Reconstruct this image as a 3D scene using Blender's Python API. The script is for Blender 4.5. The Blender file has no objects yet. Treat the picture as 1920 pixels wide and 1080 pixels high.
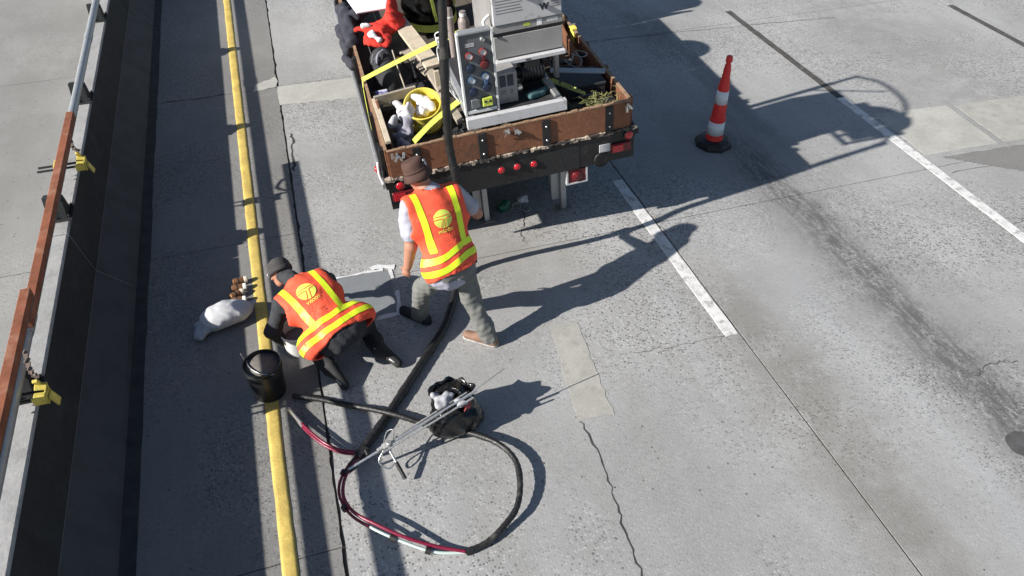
import bpy, bmesh, math, random
import numpy as np
from mathutils import Vector, Matrix, Euler, Quaternion
from mathutils.bvhtree import BVHTree
random.seed(7); RNG = np.random.default_rng(7)
scene = bpy.context.scene
C = scene.collection
pi = math.pi

# ------------------------------------------------------------------ camera
CAM_H = 4.9; FPX = 1467.0
PITCH = math.atan(1305 / FPX); YAW = math.radians(17.53)
cd = bpy.data.cameras.new('camera'); cam = bpy.data.objects.new('camera', cd); C.objects.link(cam)
cam.location = (0, 0, CAM_H)
cam.rotation_euler = (pi / 2 - PITCH, 0, -YAW)
cd.sensor_width = 36; cd.lens = 36 * FPX / 1920; cd.clip_start = .05; cd.clip_end = 2000
scene.camera = cam

# ------------------------------------------------------------------ sky, sun, exposure
SUN = Vector((1.75, .28, -1.0))
w = bpy.data.worlds.new('World'); scene.world = w; w.use_nodes = True
nt = w.node_tree; nt.nodes.clear()
sky = nt.nodes.new('ShaderNodeTexSky'); sky.sky_type = 'NISHITA'; sky.sun_disc = False
sky.sun_elevation = math.atan2(1, math.hypot(1.75, .28)); sky.sun_rotation = math.atan2(-1.75, -.28)
sky.air_density = 1.0; sky.dust_density = .6
bg = nt.nodes.new('ShaderNodeBackground'); bg.inputs['Strength'].default_value = .057
wo = nt.nodes.new('ShaderNodeOutputWorld')
nt.links.new(sky.outputs[0], bg.inputs[0]); nt.links.new(bg.outputs[0], wo.inputs[0])
sd = bpy.data.lights.new('sun', 'SUN'); sd.energy = 4.6; sd.angle = math.radians(.53); sd.color = (1, .96, .90)
so = bpy.data.objects.new('sun', sd); C.objects.link(so)
so.rotation_euler = SUN.to_track_quat('-Z', 'Y').to_euler(); so.location = (-20, -4, 14)
scene.view_settings.view_transform = 'Standard'; scene.view_settings.look = 'None'
scene.view_settings.gamma = 1; scene.view_settings.exposure = .84
scene.render.engine = 'CYCLES'

# ------------------------------------------------------------------ helpers
def tag(o, label=None, cat=None, group=None, kind=None):
    if label: o['label'] = label
    if cat: o['category'] = cat
    if group: o['group'] = group
    if kind: o['kind'] = kind
    return o

_mats = {}
class NT:
    """tiny node-tree writer"""
    def __init__(s, m):
        s.t = m.node_tree; s.n = s.t.nodes; s.l = s.t.links
    def new(s, typ, **kw):
        n = s.n.new(typ)
        for k, v in kw.items(): setattr(n, k, v)
        return n
    def put(s, sock, v):
        if hasattr(v, 'is_output') or hasattr(v, 'links'): s.l.new(v, sock)
        else: sock.default_value = v
    def noise(s, vec, scale, detail=2, rough=.5, dist=0):
        n = s.new('ShaderNodeTexNoise'); s.l.new(vec, n.inputs['Vector'])
        n.inputs['Scale'].default_value = scale; n.inputs['Detail'].default_value = detail
        n.inputs['Roughness'].default_value = rough; n.inputs['Distortion'].default_value = dist
        return n.outputs['Fac']
    def ramp(s, f, lo, hi, a=0., b=1., smooth=True):
        n = s.new('ShaderNodeMapRange'); n.interpolation_type = 'SMOOTHSTEP' if smooth else 'LINEAR'
        s.put(n.inputs['Value'], f)
        n.inputs['From Min'].default_value = lo; n.inputs['From Max'].default_value = hi
        n.inputs['To Min'].default_value = a; n.inputs['To Max'].default_value = b
        return n.outputs[0]
    def m(s, op, a, b=0., c=0.):
        n = s.new('ShaderNodeMath'); n.operation = op
        s.put(n.inputs[0], a); s.put(n.inputs[1], b); s.put(n.inputs[2], c)
        return n.outputs[0]
    def mix(s, f, a, b, mode='MIX'):
        n = s.new('ShaderNodeMix'); n.data_type = 'RGBA'; n.blend_type = mode
        s.put(n.inputs[0], f)
        for sock, v in ((n.inputs[6], a), (n.inputs[7], b)):
            if isinstance(v, tuple): sock.default_value = (*v, 1)
            else: s.l.new(v, sock)
        return n.outputs[2]
    def bump(s, h, strength, dist):
        n = s.new('ShaderNodeBump'); n.inputs['Strength'].default_value = strength; n.inputs['Distance'].default_value = dist
        s.l.new(h, n.inputs['Height']); return n.outputs[0]

def newmat(name):
    m = bpy.data.materials.new(name); m.use_nodes = True
    t = NT(m); p = m.node_tree.nodes['Principled BSDF']
    tc = t.new('ShaderNodeTexCoord')
    return m, t, p, tc.outputs['Object']

def mat(name, col, rough=.6, metal=0., var=.25, scale=9., bump=.15, bscale=60., col2=None, c2lo=.55, c2hi=.75, c2scale=6., coat=0., spec=None):
    """base colour with cloudy variation, optional second colour in blotches (rust, dirt), fine bump"""
    if name in _mats: return _mats[name]
    m, t, p, oc = newmat(name)
    n1 = t.noise(oc, scale, 4, .6); n2 = t.noise(oc, scale * 7, 3, .6)
    f = t.m('MULTIPLY_ADD', n1, .7, t.m('MULTIPLY', n2, .3))
    c = t.mix(t.ramp(f, .3, .7), tuple(x * (1 - var) for x in col), tuple(min(1, x * (1 + var * .6)) for x in col))
    if col2:
        n3 = t.noise(oc, c2scale, 5, .65)
        c = t.mix(t.ramp(n3, c2lo, c2hi), c, col2)
    t.l.new(c, p.inputs['Base Color'])
    r = t.ramp(n2, .3, .7, max(.02, rough - .1), min(1, rough + .1)); t.l.new(r, p.inputs['Roughness'])
    p.inputs['Metallic'].default_value = metal
    if coat: p.inputs['Coat Weight'].default_value = coat
    if spec is not None: p.inputs['Specular IOR Level'].default_value = spec
    if bump:
        t.l.new(t.bump(t.noise(oc, bscale, 3, .6), bump, .01), p.inputs['Normal'])
    _mats[name] = m; return m

class MB:
    def __init__(s): s.v = []; s.f = []; s.mi = []; s.m = 0
    def add(s, vs, fs):
        o = len(s.v); s.v += [tuple(v) for v in vs]; s.f += [tuple(i + o for i in f) for f in fs]; s.mi += [s.m] * len(fs); return s
    def box(s, c, d, rot=None):
        vs = [Vector((x * d[0] / 2, y * d[1] / 2, z * d[2] / 2)) for x in (-1, 1) for y in (-1, 1) for z in (-1, 1)]
        if rot is not None:
            R = rot if isinstance(rot, Matrix) else Euler(rot).to_matrix()
            vs = [R @ v for v in vs]
        vs = [v + Vector(c) for v in vs]
        return s.add(vs, [(0, 1, 3, 2), (4, 6, 7, 5), (0, 4, 5, 1), (2, 3, 7, 6), (0, 2, 6, 4), (1, 5, 7, 3)])
    def b2(s, lo, hi): return s.box([(a + b) / 2 for a, b in zip(lo, hi)], [b - a for a, b in zip(lo, hi)])
    def tube(s, pts, r, n=8, cap=True):
        pts = [Vector(p) for p in pts]; k = len(pts)
        rs = r if isinstance(r, (list, tuple)) else [r] * k
        t0 = (pts[1] - pts[0]).normalized(); u = t0.orthogonal().normalized(); vs = []; fs = []
        for i, p in enumerate(pts):
            t = (pts[min(i + 1, k - 1)] - pts[max(i - 1, 0)]).normalized()
            u = (u - t * u.dot(t)); u = u.normalized() if u.length > 1e-6 else t.orthogonal().normalized()
            w_ = t.cross(u)
            for j in range(n):
                a = 2 * pi * j / n; vs.append(p + (u * math.cos(a) + w_ * math.sin(a)) * rs[i])
        for i in range(k - 1):
            for j in range(n):
                j2 = (j + 1) % n; fs.append((i * n + j, i * n + j2, (i + 1) * n + j2, (i + 1) * n + j))
        if cap: fs += [tuple(reversed(range(n))), tuple(range((k - 1) * n, k * n))]
        return s.add(vs, fs)
    def cyl(s, a, b, r, n=16): return s.tube([a, b], r, n)
    def lathe(s, prof, n=24, c=(0, 0, 0), rot=None):
        vs = []; fs = []; R = rot if rot is not None else Matrix.Identity(3)
        for r, z in prof:
            for j in range(n):
                a = 2 * pi * j / n; vs.append(R @ Vector((r * math.cos(a), r * math.sin(a), z)) + Vector(c))
        for i in range(len(prof) - 1):
            for j in range(n):
                j2 = (j + 1) % n; fs.append((i * n + j, i * n + j2, (i + 1) * n + j2, (i + 1) * n + j))
        if prof[0][0] > 1e-4: fs.append(tuple(reversed(range(n))))
        if prof[-1][0] > 1e-4: fs.append(tuple(range((len(prof) - 1) * n, len(prof) * n)))
        return s.add(vs, fs)
    def prism(s, poly, axis, a, b):
        """poly of 2-d points extruded along axis 0/1/2 from a to b"""
        def mk(p, v):
            q = list(p); q.insert(axis, v); return q
        n = len(poly); vs = [mk(p, a) for p in poly] + [mk(p, b) for p in poly]
        fs = [tuple(range(n)), tuple(reversed(range(n, 2 * n)))] + [(i, i + n, (i + 1) % n + n, (i + 1) % n) for i in range(n)]
        return s.add(vs, fs)
    def ribbon(s, pts, side, th):
        """flat strap: centre points, half-width vectors, thickness"""
        pts = [Vector(p) for p in pts]; k = len(pts); vs = []; fs = []
        for i, p in enumerate(pts):
            t = (pts[min(i + 1, k - 1)] - pts[max(i - 1, 0)]).normalized()
            sv = Vector(side[i] if isinstance(side, list) else side); n = t.cross(sv).normalized() * th / 2
            vs += [p - sv + n, p + sv + n, p + sv - n, p - sv - n]
        for i in range(k - 1):
            for j in range(4):
                fs.append((i * 4 + j, i * 4 + (j + 1) % 4, i * 4 + 4 + (j + 1) % 4, i * 4 + 4 + j))
        fs += [(3, 2, 1, 0), (k * 4 - 4, k * 4 - 3, k * 4 - 2, k * 4 - 1)]
        return s.add(vs, fs)
    def build(s, name, mats, parent=None, smooth=False, bevel=0., org=(0, 0, 0), segs=1):
        me = bpy.data.meshes.new(name)
        o3 = Vector(org)
        me.from_pydata([tuple(Vector(v) - o3) for v in s.v], [], s.f)
        bm = bmesh.new(); bm.from_mesh(me); bmesh.ops.recalc_face_normals(bm, faces=bm.faces); bm.to_mesh(me); bm.free()
        for m in (mats if isinstance(mats, (list, tuple)) else [mats]): me.materials.append(m)
        if isinstance(mats, (list, tuple)): me.polygons.foreach_set('material_index', s.mi)
        if smooth:
            me.polygons.foreach_set('use_smooth', [True] * len(me.polygons))
        o = bpy.data.objects.new(name, me); C.objects.link(o)
        if parent is None: o.location = o3
        else: o.parent = parent
        if bevel:
            b = o.modifiers.new('bevel', 'BEVEL'); b.width = bevel; b.segments = segs; b.limit_method = 'ANGLE'
        if smooth == 'auto':
            me.set_sharp_from_angle(angle=math.radians(40))
        return o

def empty(name, loc=(0, 0, 0)):
    o = bpy.data.objects.new(name, None); C.objects.link(o); o.location = loc; o.empty_display_size = .1; return o

def spline(P, per=10):
    P = [Vector(p) for p in P]; out = []
    for i in range(len(P) - 1):
        p0 = P[max(i - 1, 0)]; p1 = P[i]; p2 = P[i + 1]; p3 = P[min(i + 2, len(P) - 1)]
        for j in range(per):
            t = j / per
            out.append(.5 * ((2 * p1) + (p2 - p0) * t + (2 * p0 - 5 * p1 + 4 * p2 - p3) * t * t + (3 * p1 - p0 - 3 * p2 + p3) * t ** 3))
    out.append(P[-1]); return out

def sheet(name, poly, z, m, parent=None, th=.004, jag=0., step=.06):
    """thin slab with outline poly (xy), optional ragged edge"""
    out = []
    for i, a in enumerate(poly):
        b = poly[(i + 1) % len(poly)]; d = math.hypot(b[0] - a[0], b[1] - a[1]); k = max(1, int(d / step)) if jag else 1
        for j in range(k):
            t = j / k; q = (a[0] + (b[0] - a[0]) * t, a[1] + (b[1] - a[1]) * t)
            if jag: q = (q[0] + random.uniform(-jag, jag), q[1] + random.uniform(-jag, jag))
            out.append(q)
    return MB().prism(out, 2, z - th, z).build(name, m, parent)

# ---------- implicit surfaces (surface nets) for bodies, cloth and bags
def nets(F, lo, h):
    ins = F < 0
    c = np.zeros(tuple(n - 1 for n in F.shape), np.int8)
    sl = (slice(0, -1), slice(1, None))
    for a in (0, 1):
        for b in (0, 1):
            for d in (0, 1): c += ins[sl[a], sl[b], sl[d]]
    act = (c > 0) & (c < 8); I = np.argwhere(act)
    idx = -np.ones(c.shape, np.int64); idx[act] = np.arange(len(I))
    acc = np.zeros((len(I), 3)); cnt = np.zeros(len(I))
    cor = [(a, b, d) for a in (0, 1) for b in (0, 1) for d in (0, 1)]
    for a in cor:
        for ax in range(3):
            if a[ax]: continue
            b = list(a); b[ax] = 1
            fa = F[I[:, 0] + a[0], I[:, 1] + a[1], I[:, 2] + a[2]]; fb = F[I[:, 0] + b[0], I[:, 1] + b[1], I[:, 2] + b[2]]
            x = (fa < 0) != (fb < 0); t = np.where(x, fa / np.where(x, fa - fb, 1), 0)
            p = np.tile(np.array(a, float), (len(I), 1)); p[:, ax] += t
            acc += p * x[:, None]; cnt += x
    V = (I + acc / cnt[:, None]) * h + np.array(lo)
    faces = []
    for ax in range(3):
        s0 = [slice(None)] * 3; s1 = [slice(None)] * 3; s0[ax] = slice(0, -1); s1[ax] = slice(1, None)
        E = np.argwhere(ins[tuple(s0)] != ins[tuple(s1)])
        u, v = [k for k in range(3) if k != ax]
        ok = (E[:, u] > 0) & (E[:, v] > 0) & (E[:, u] < c.shape[u]) & (E[:, v] < c.shape[v]); E = E[ok]
        def ci(du, dv):
            q = E.copy(); q[:, u] -= du; q[:, v] -= dv; return idx[q[:, 0], q[:, 1], q[:, 2]]
        f = np.stack([ci(0, 0), ci(1, 0), ci(1, 1), ci(0, 1)], 1)
        faces.append(f)
    return V, np.concatenate(faces)

class Blob:
    """smooth union of tapered capsules; each carries a material label"""
    def __init__(s, h=.01, k=.02): s.p = []; s.h = h; s.k = k; s.cuts = []; s.post = None
    def cap(s, a, b, ra, rb=None, lab=0, flat=None, k=None):
        s.p.append((np.array(a, float), np.array(b, float), ra, ra if rb is None else rb, lab, flat, s.k if k is None else k)); return s
    def ball(s, a, r, lab=0, flat=None, k=None): return s.cap(a, np.array(a, float) + 1e-5, r, r, lab, flat, k)
    @staticmethod
    def dist(P, pr):
        a, b, ra, rb, lab, flat, k = pr
        ab = b - a; t = np.clip(((P - a) @ ab) / max(ab @ ab, 1e-9), 0, 1)
        q = P - a - t[..., None] * ab
        if flat is not None:
            n = np.array(flat[0], float); n /= np.linalg.norm(n)
            q = q + (q @ n)[..., None] * n * (1 / flat[1] - 1)
            d = (np.linalg.norm(q, axis=-1) - (ra + (rb - ra) * t)) * (.5 + .5 * flat[1])
            return d
        return np.linalg.norm(q, axis=-1) - (ra + (rb - ra) * t)
    def field(s, pad=.05, grow=0.):
        lo = np.min([np.minimum(p[0] - p[2] , p[1] - p[3]) for p in s.p], 0) - pad - grow
        hi = np.max([np.maximum(p[0] + p[2], p[1] + p[3]) for p in s.p], 0) + pad + grow
        n = np.ceil((hi - lo) / s.h).astype(int) + 1
        F = np.full(tuple(n), 9.); best = np.full(tuple(n), 9.); lab = np.zeros(tuple(n), np.int16)
        ax = [lo[i] + np.arange(n[i]) * s.h for i in range(3)]
        for pr in s.p:
            m = .08 + grow + pr[6]
            l = np.minimum(pr[0] - pr[2], pr[1] - pr[3]) - m; hh = np.maximum(pr[0] + pr[2], pr[1] + pr[3]) + m
            i0 = np.clip(((l - lo) / s.h).astype(int), 0, n - 1); i1 = np.clip(((hh - lo) / s.h).astype(int) + 2, 1, n)
            sl = tuple(slice(i0[i], i1[i]) for i in range(3))
            G = np.stack(np.meshgrid(*[ax[i][sl[i]] for i in range(3)], indexing='ij'), -1)
            d = s.dist(G, pr) - grow
            cur = F[sl]; kk = pr[6]
            if kk > 0:
                hmix = np.clip(.5 + .5 * (cur - d) / kk, 0, 1); F[sl] = cur + (d - cur) * hmix - kk * hmix * (1 - hmix)
            else: F[sl] = np.minimum(cur, d)
            bb = best[sl]; mk = d < bb; bb[mk] = d[mk]; lab[sl][mk] = pr[4]
        return F, lab, lo, ax
    def mesh(s, name, mats, parent=None, org=(0, 0, 0), grow=0., cut=None, disp=None, smooth_it=1):
        F, lab, lo, ax = s.field(grow=grow)
        if cut is not None or disp is not None:
            G = np.stack(np.meshgrid(*ax, indexing='ij'), -1)
            if disp is not None: F = F + disp(G, lab)
            if cut is not None: F = cut(G, F)
        V, Q = nets(F, lo, s.h)
        # light Laplacian smoothing
        for _ in range(smooth_it):
            S = np.zeros_like(V); n = np.zeros(len(V))
            for a, b in ((0, 1), (1, 2), (2, 3), (3, 0)):
                np.add.at(S, Q[:, a], V[Q[:, b]]); np.add.at(n, Q[:, a], 1); np.add.at(S, Q[:, b], V[Q[:, a]]); np.add.at(n, Q[:, b], 1)
            V = V * .5 + .5 * S / np.maximum(n, 1)[:, None]
        me = bpy.data.meshes.new(name); me.from_pydata((V - np.array(org)).tolist(), [], Q.tolist())
        bm = bmesh.new(); bm.from_mesh(me); bmesh.ops.recalc_face_normals(bm, faces=bm.faces); bm.to_mesh(me); bm.free()
        ml = mats if isinstance(mats, (list, tuple)) else [mats]
        for m in ml: me.materials.append(m)
        if len(ml) > 1:
            cen = V[Q].mean(1); ii = np.clip(((cen - lo) / s.h + .5).astype(int), 0, np.array(lab.shape) - 1)
            me.polygons.foreach_set('material_index', lab[ii[:, 0], ii[:, 1], ii[:, 2]].astype(np.int32).tolist())
        me.polygons.foreach_set('use_smooth', [True] * len(me.polygons))
        o = bpy.data.objects.new(name, me); C.objects.link(o)
        if parent is None: o.location = org
        else: o.parent = parent
        return o

def wob(G, f, seed=0):
    """cheap smooth pseudo-noise"""
    r = np.random.default_rng(seed); out = 0
    for i in range(5):
        d = r.normal(size=3); d /= np.linalg.norm(d); out = out + np.sin((G @ d) * f * r.uniform(.6, 1.5) + r.uniform(0, 6.28))
    return out / 2.2

# ------------------------------------------------------------------ materials
def concrete_road(name, base, speck=1., tracks=True, dark=1.):
    m, t, p, oc = newmat(name)
    geo = t.new('ShaderNodeNewGeometry'); pos = geo.outputs['Position']
    sx = t.new('ShaderNodeSeparateXYZ'); t.l.new(pos, sx.inputs[0]); X = sx.outputs[0]; Y = sx.outputs[1]
    # stretched coordinates for traffic wear along the road
    mp = t.new('ShaderNodeMapping'); t.l.new(pos, mp.inputs[0]); mp.inputs['Scale'].default_value = (1, .22, 1)
    big = t.noise(pos, .55, 4, .6); mid = t.noise(pos, 3.2, 5, .65); strk = t.noise(mp.outputs[0], 2.6, 5, .65)
    fine = t.noise(pos, 46, 3, .7); grit = t.noise(pos, 120, 2, .7)
    c = t.mix(t.ramp(big, .35, .65), tuple(x * .86 for x in base), tuple(x * 1.1 for x in base))
    c = t.mix(t.ramp(strk, .35, .7, 0, .4), c, tuple(x * .74 for x in (base[0] * 1.02, base[1], base[2] * .95)))
    c = t.mix(t.ramp(mid, .5, .75, 0, .3), c, tuple(x * 1.14 for x in base))
    # exposed aggregate: dark and pale stones, strongest where the texture is rough
    rough = t.ramp(t.noise(pos, .5, 4, .6, .6), .40, .62, .22, 1.0)
    vor = t.new('ShaderNodeTexVoronoi'); vor.voronoi_dimensions = '2D'; t.l.new(pos, vor.inputs['Vector']); vor.inputs['Scale'].default_value = 44
    vcol = t.new('ShaderNodeSeparateColor'); t.l.new(vor.outputs['Color'], vcol.inputs[0])
    stone = t.ramp(vor.outputs['Distance'], .25, .5, 1, 0)
    isd = t.ramp(vcol.outputs[0], .68, .74, 0, 1); isl = t.ramp(vcol.outputs[1], .70, .78, 0, 1)
    c = t.mix(t.m('MULTIPLY', t.m('MULTIPLY', t.m('MULTIPLY', stone, isd), rough), .95 * speck), c, tuple(x * .26 for x in base))
    c = t.mix(t.m('MULTIPLY', t.m('MULTIPLY', t.m('MULTIPLY', stone, isl), rough), .8 * speck), c, tuple(min(.75, x * 1.55) for x in base))
    c = t.mix(t.ramp(fine, .56, .74, 0, .55 * speck), c, tuple(x * .5 for x in base))
    c = t.mix(t.ramp(grit, .55, .75, 0, .35 * speck), c, tuple(min(.7, x * 1.35) for x in base))
    # pits: sparse dark pock marks
    v2 = t.new('ShaderNodeTexVoronoi'); v2.voronoi_dimensions = '2D'; t.l.new(pos, v2.inputs['Vector']); v2.inputs['Scale'].default_value = 6.5
    vc2 = t.new('ShaderNodeSeparateColor'); t.l.new(v2.outputs['Color'], vc2.inputs[0])
    pit = t.m('MULTIPLY', t.ramp(v2.outputs['Distance'], .04, .09, 1, 0), t.ramp(vc2.outputs[0], .82, .86))
    c = t.mix(t.m('MULTIPLY', pit, .7), c, tuple(x * .3 for x in base))
    if tracks:
        def band(xc, hw, soft, ylo, yhi, wig=.16):
            xw = t.m('ADD', X, t.m('MULTIPLY', t.m('SUBTRACT', t.noise(pos, 1.3, 3, .6), .5), wig * 2))
            d = t.m('ABSOLUTE', t.m('SUBTRACT', xw, xc))
            b = t.ramp(d, hw, hw + soft, 1, 0)
            return t.m('MULTIPLY', b, t.m('MULTIPLY', t.ramp(Y, ylo, ylo + 1.2), t.ramp(Y, yhi - 1.5, yhi, 1, 0)))
        # rubber scuffed into the wheel track of the second lane
        rb = band(4.97, .03, .36, .8, 7.8, .2)
        tex = t.m('MAXIMUM', t.ramp(t.noise(mp.outputs[0], 15, 5, .75), .38, .60), t.ramp(t.noise(pos, 24, 3, .7), .46, .60, 0, .9))
        c = t.mix(t.m('MULTIPLY', t.m('MULTIPLY', rb, tex), .8), c, (.055, .054, .055))
        rb2 = band(5.4, .05, .4, 6.2, 14., .3)
        c = t.mix(t.m('MULTIPLY', t.m('MULTIPLY', rb2, t.ramp(strk, .35, .6)), .35), c, (.08, .078, .078))
        # drip-oil brown along the lane joints and lane centres
        br = band(3.62, .12, .62, .6, 5.6, .35)
        c = t.mix(t.m('MULTIPLY', t.m('MULTIPLY', br, t.ramp(mid, .3, .62, .35, 1.)), .58), c, (.165, .150, .128))
        br3 = band(1.95, .25, .7, 4.6, 8.8, .3)
        c = t.mix(t.m('MULTIPLY', t.m('MULTIPLY', br3, t.ramp(mid, .3, .65, .3, 1.)), .42), c, (.19, .17, .145))
        br2 = band(8.6, .3, .8, .6, 14., .4)
        c = t.mix(t.m('MULTIPLY', t.m('MULTIPLY', br2, t.ramp(mid, .35, .65)), .35), c, (.17, .158, .14))
        # paler polished strip right of the lane line
        dk = band(5.0, .2, .75, .8, 9., .3)
        c = t.mix(t.m('MULTIPLY', t.m('MULTIPLY', dk, t.ramp(mid, .3, .6, .3, 1)), .28), c, (.11, .108, .105))
        pl = band(4.15, .15, .4, .0, 7., .2)
        c = t.mix(t.m('MULTIPLY', pl, .3), c, (.40, .405, .41))
    t.l.new(c, p.inputs['Base Color']); p.inputs['Roughness'].default_value = .88
    h = t.m('ADD', t.m('MULTIPLY', fine, .7), t.m('SUBTRACT', t.m('MULTIPLY', stone, .4), t.m('MULTIPLY', pit, .8)))
    t.l.new(t.bump(h, .22, .005), p.inputs['Normal'])
    return m

M_road = concrete_road('road concrete', (.325, .322, .316))
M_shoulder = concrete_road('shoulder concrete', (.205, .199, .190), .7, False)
M_left = concrete_road('opposite concrete', (.255, .250, .238), .35, False)
M_patchA = mat('pale patch mortar', (.41, .40, .365), .9, var=.2, scale=3, bump=.3, bscale=40, col2=(.29, .285, .265), c2lo=.5, c2hi=.8)
M_patchB = mat('old patch mortar', (.365, .355, .318), .9, var=.16, scale=4, bump=.25, bscale=50, col2=(.27, .26, .23), c2lo=.5, c2hi=.78)
M_wet = mat('fresh grey mortar', (.205, .215, .225), .5, var=.08, scale=5, bump=.06, bscale=30, col2=(.17, .178, .186), c2lo=.55, c2hi=.8)
M_asph = mat('dark cold patch', (.085, .084, .083), .8, var=.25, scale=12, bump=.3)
M_slurry = mat('white slurry', (.66, .66, .66), .7, var=.2, scale=14, bump=.3)
M_dirt = mat('joint filler', (.045, .043, .04), .95, var=.3)
M_crack = mat('crack filler', (.05, .048, .045), .95, var=.3)
M_yellow = mat('yellow road paint', (.56, .41, .105), .7, var=.25, scale=5, bump=.3, bscale=45, col2=(.42, .29, .07), c2lo=.60, c2hi=.78, c2scale=4)
M_white = mat('white road paint', (.66, .65, .63), .7, var=.2, scale=9, bump=.3, bscale=45, col2=(.34, .335, .32), c2lo=.50, c2hi=.68, c2scale=11)
M_black = mat('black contrast stripe', (.075, .07, .064), .85, var=.35, scale=10, bump=.2, col2=(.17, .16, .145), c2lo=.55, c2hi=.75)
M_ground = mat('gravel ground', (.22, .21, .19), .95, var=.3, scale=2)
M_barrier = mat('barrier concrete', (.33, .325, .32), .9, var=.2, scale=2.5, bump=.35, bscale=30, col2=(.22, .215, .21), c2lo=.5, c2hi=.75, c2scale=3)
M_faceshade = mat('barrier face painted shade', (.026, .026, .027), .95, var=.3, scale=2.5, bump=.35, bscale=30, col2=(.04, .04, .04), c2lo=.5, c2hi=.75, c2scale=3)  # near-black colour carries the shade on the barrier's road-side face
M_toeshade = mat('barrier toe painted shade', (.072, .072, .075), .95, var=.3, scale=3, bump=.35, bscale=30, col2=(.065, .064, .064), c2lo=.5, c2hi=.75, c2scale=3)  # shade on the sloping toe, put into the concrete colour
M_galv = mat('galvanised steel', (.40, .415, .425), .5, .5, var=.15, scale=6, bump=.08, col2=(.3, .31, .32))
M_rust = mat('rust primer', (.26, .085, .04), .75, .1, var=.3, scale=5, bump=.2, col2=(.33, .15, .09), c2lo=.5, c2hi=.7)
M_rustlt = mat('dull steel underside', (.17, .13, .11), .7, .2, var=.3)
M_iron = mat('dark iron', (.03, .032, .033), .6, .4, var=.3)
M_yelmet = mat('yellow painted clamp', (.72, .58, .12), .55, .1, var=.25, scale=20, col2=(.22, .14, .04), c2lo=.55, c2hi=.7, c2scale=14)
M_rubber = mat('black rubber', (.014, .014, .015), .55, var=.3, bump=.15)
M_hose = mat('dusty black hose', (.014, .014, .014), .5, var=.4, scale=12, bump=.3, col2=(.075, .07, .062), c2lo=.55, c2hi=.72, c2scale=7)
M_redhose = mat('maroon hose', (.20, .012, .04), .35, var=.2, scale=15, bump=.05)
M_white_hose = mat('pale green tubing', (.50, .60, .57), .4, var=.1)
M_steel = mat('bright steel', (.62, .62, .61), .3, .85, var=.15, scale=20, bump=.05)
M_steeldull = mat('dull steel', (.34, .34, .335), .5, .6, var=.3, scale=14, bump=.15)
M_plasticblack = mat('black pail plastic', (.012, .012, .013), .38, var=.3, scale=9, bump=.08, col2=(.05, .05, .05), c2lo=.6, c2hi=.75)
M_inside = mat('pail residue', (.14, .125, .11), .8, var=.4, scale=10)
M_whiteplastic = mat('white plastic', (.72, .72, .70), .5, var=.08)
M_sack = mat('white woven sack', (.56, .56, .57), .6, var=.1, scale=6, bump=.35, bscale=90)
M_poly = mat('clear poly bag end', (.40, .42, .45), .4, var=.2, scale=9, bump=.3)
M_copper = mat('copper brown casing', (.30, .15, .07), .45, .4, var=.3)
M_cream = mat('cream cap', (.62, .56, .45), .55, var=.15)
M_wood = mat('brown plywood', (.195, .078, .038), .75, var=.3, scale=4.5, bump=.3, bscale=30, col2=(.11, .055, .032), c2lo=.47, c2hi=.72, c2scale=3.5)
M_woodedge = mat('worn wood edge', (.30, .19, .115), .8, var=.35, scale=14, bump=.3)
M_chip = mat('chipped deck edge', (.46, .38, .30), .8, var=.45, scale=18, bump=.5, bscale=40, col2=(.05, .042, .038), c2lo=.44, c2hi=.54, c2scale=11)
M_deck = mat('oily deck plank', (.085, .07, .055), .85, var=.4, scale=5, bump=.3)
M_lumber = mat('pale lumber', (.52, .44, .33), .75, var=.22, scale=6, bump=.2, col2=(.34, .27, .19), c2lo=.55, c2hi=.8)
M_lumber2 = mat('grey lumber', (.36, .31, .25), .8, var=.3, scale=8, bump=.25)
M_blacksteel = mat('black painted steel', (.018, .018, .019), .5, .2, var=.4, scale=8, bump=.2, col2=(.06, .055, .05), c2lo=.56, c2hi=.72)
M_diamond = mat('scuffed tread plate', (.03, .03, .031), .5, .4, var=.4, scale=60, bump=.9, bscale=90, col2=(.09, .088, .085), c2lo=.6, c2hi=.68, c2scale=70)
M_redlens = mat('red lens', (.50, .012, .02), .2, var=.15, bump=.1, bscale=150, coat=.5)
M_darkred = mat('dark red reflector', (.13, .008, .012), .35, var=.25)
M_bulb = mat('bolt plating', (.75, .73, .7), .25, .9, var=.1)
M_cab = mat('white truck paint', (.55, .55, .54), .4, var=.05, coat=.4)
M_glass = mat('cab glass', (.02, .025, .03), .1, var=.1, coat=.6)
M_gensteel = mat('light grey enamel', (.50, .50, .51), .45, .0, var=.12, scale=4, bump=.06, col2=(.30, .29, .28), c2lo=.55, c2hi=.68, c2scale=7)
M_genmid = mat('mid grey enamel', (.27, .265, .26), .5, .0, var=.14, scale=4, bump=.05, col2=(.18, .17, .16), c2lo=.56, c2hi=.7, c2scale=6)
M_gendark = mat('dark seam', (.03, .03, .032), .6)
M_panelblue = mat('slate panel face', (.125, .135, .145), .5, .1, var=.12, scale=5, bump=.03)
M_paneledge = mat('white panel edge', (.62, .63, .63), .45, var=.08)
M_print = mat('grey print', (.20, .20, .22), .7)
M_blue = mat('blue valve', (.05, .10, .19), .4)
M_navy = mat('navy knob', (.012, .02, .045), .4)
M_redknob = mat('maroon knob', (.09, .012, .015), .4)
M_redring = mat('red gauge ring', (.20, .035, .035), .4)
M_gface = mat('gauge face', (.7, .7, .7), .4)
M_lime = mat('lime outlet', (.50, .58, .08), .5)
M_ypail = mat('yellow pail plastic', (.80, .66, .11), .42, var=.08, bump=.03)
M_strap = mat('yellow webbing', (.74, .80, .14), .7, var=.15, scale=20, bump=.4, bscale=200)
M_rag = mat('white rag', (.72, .69, .70), .9, var=.12, scale=12, bump=.3)
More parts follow.
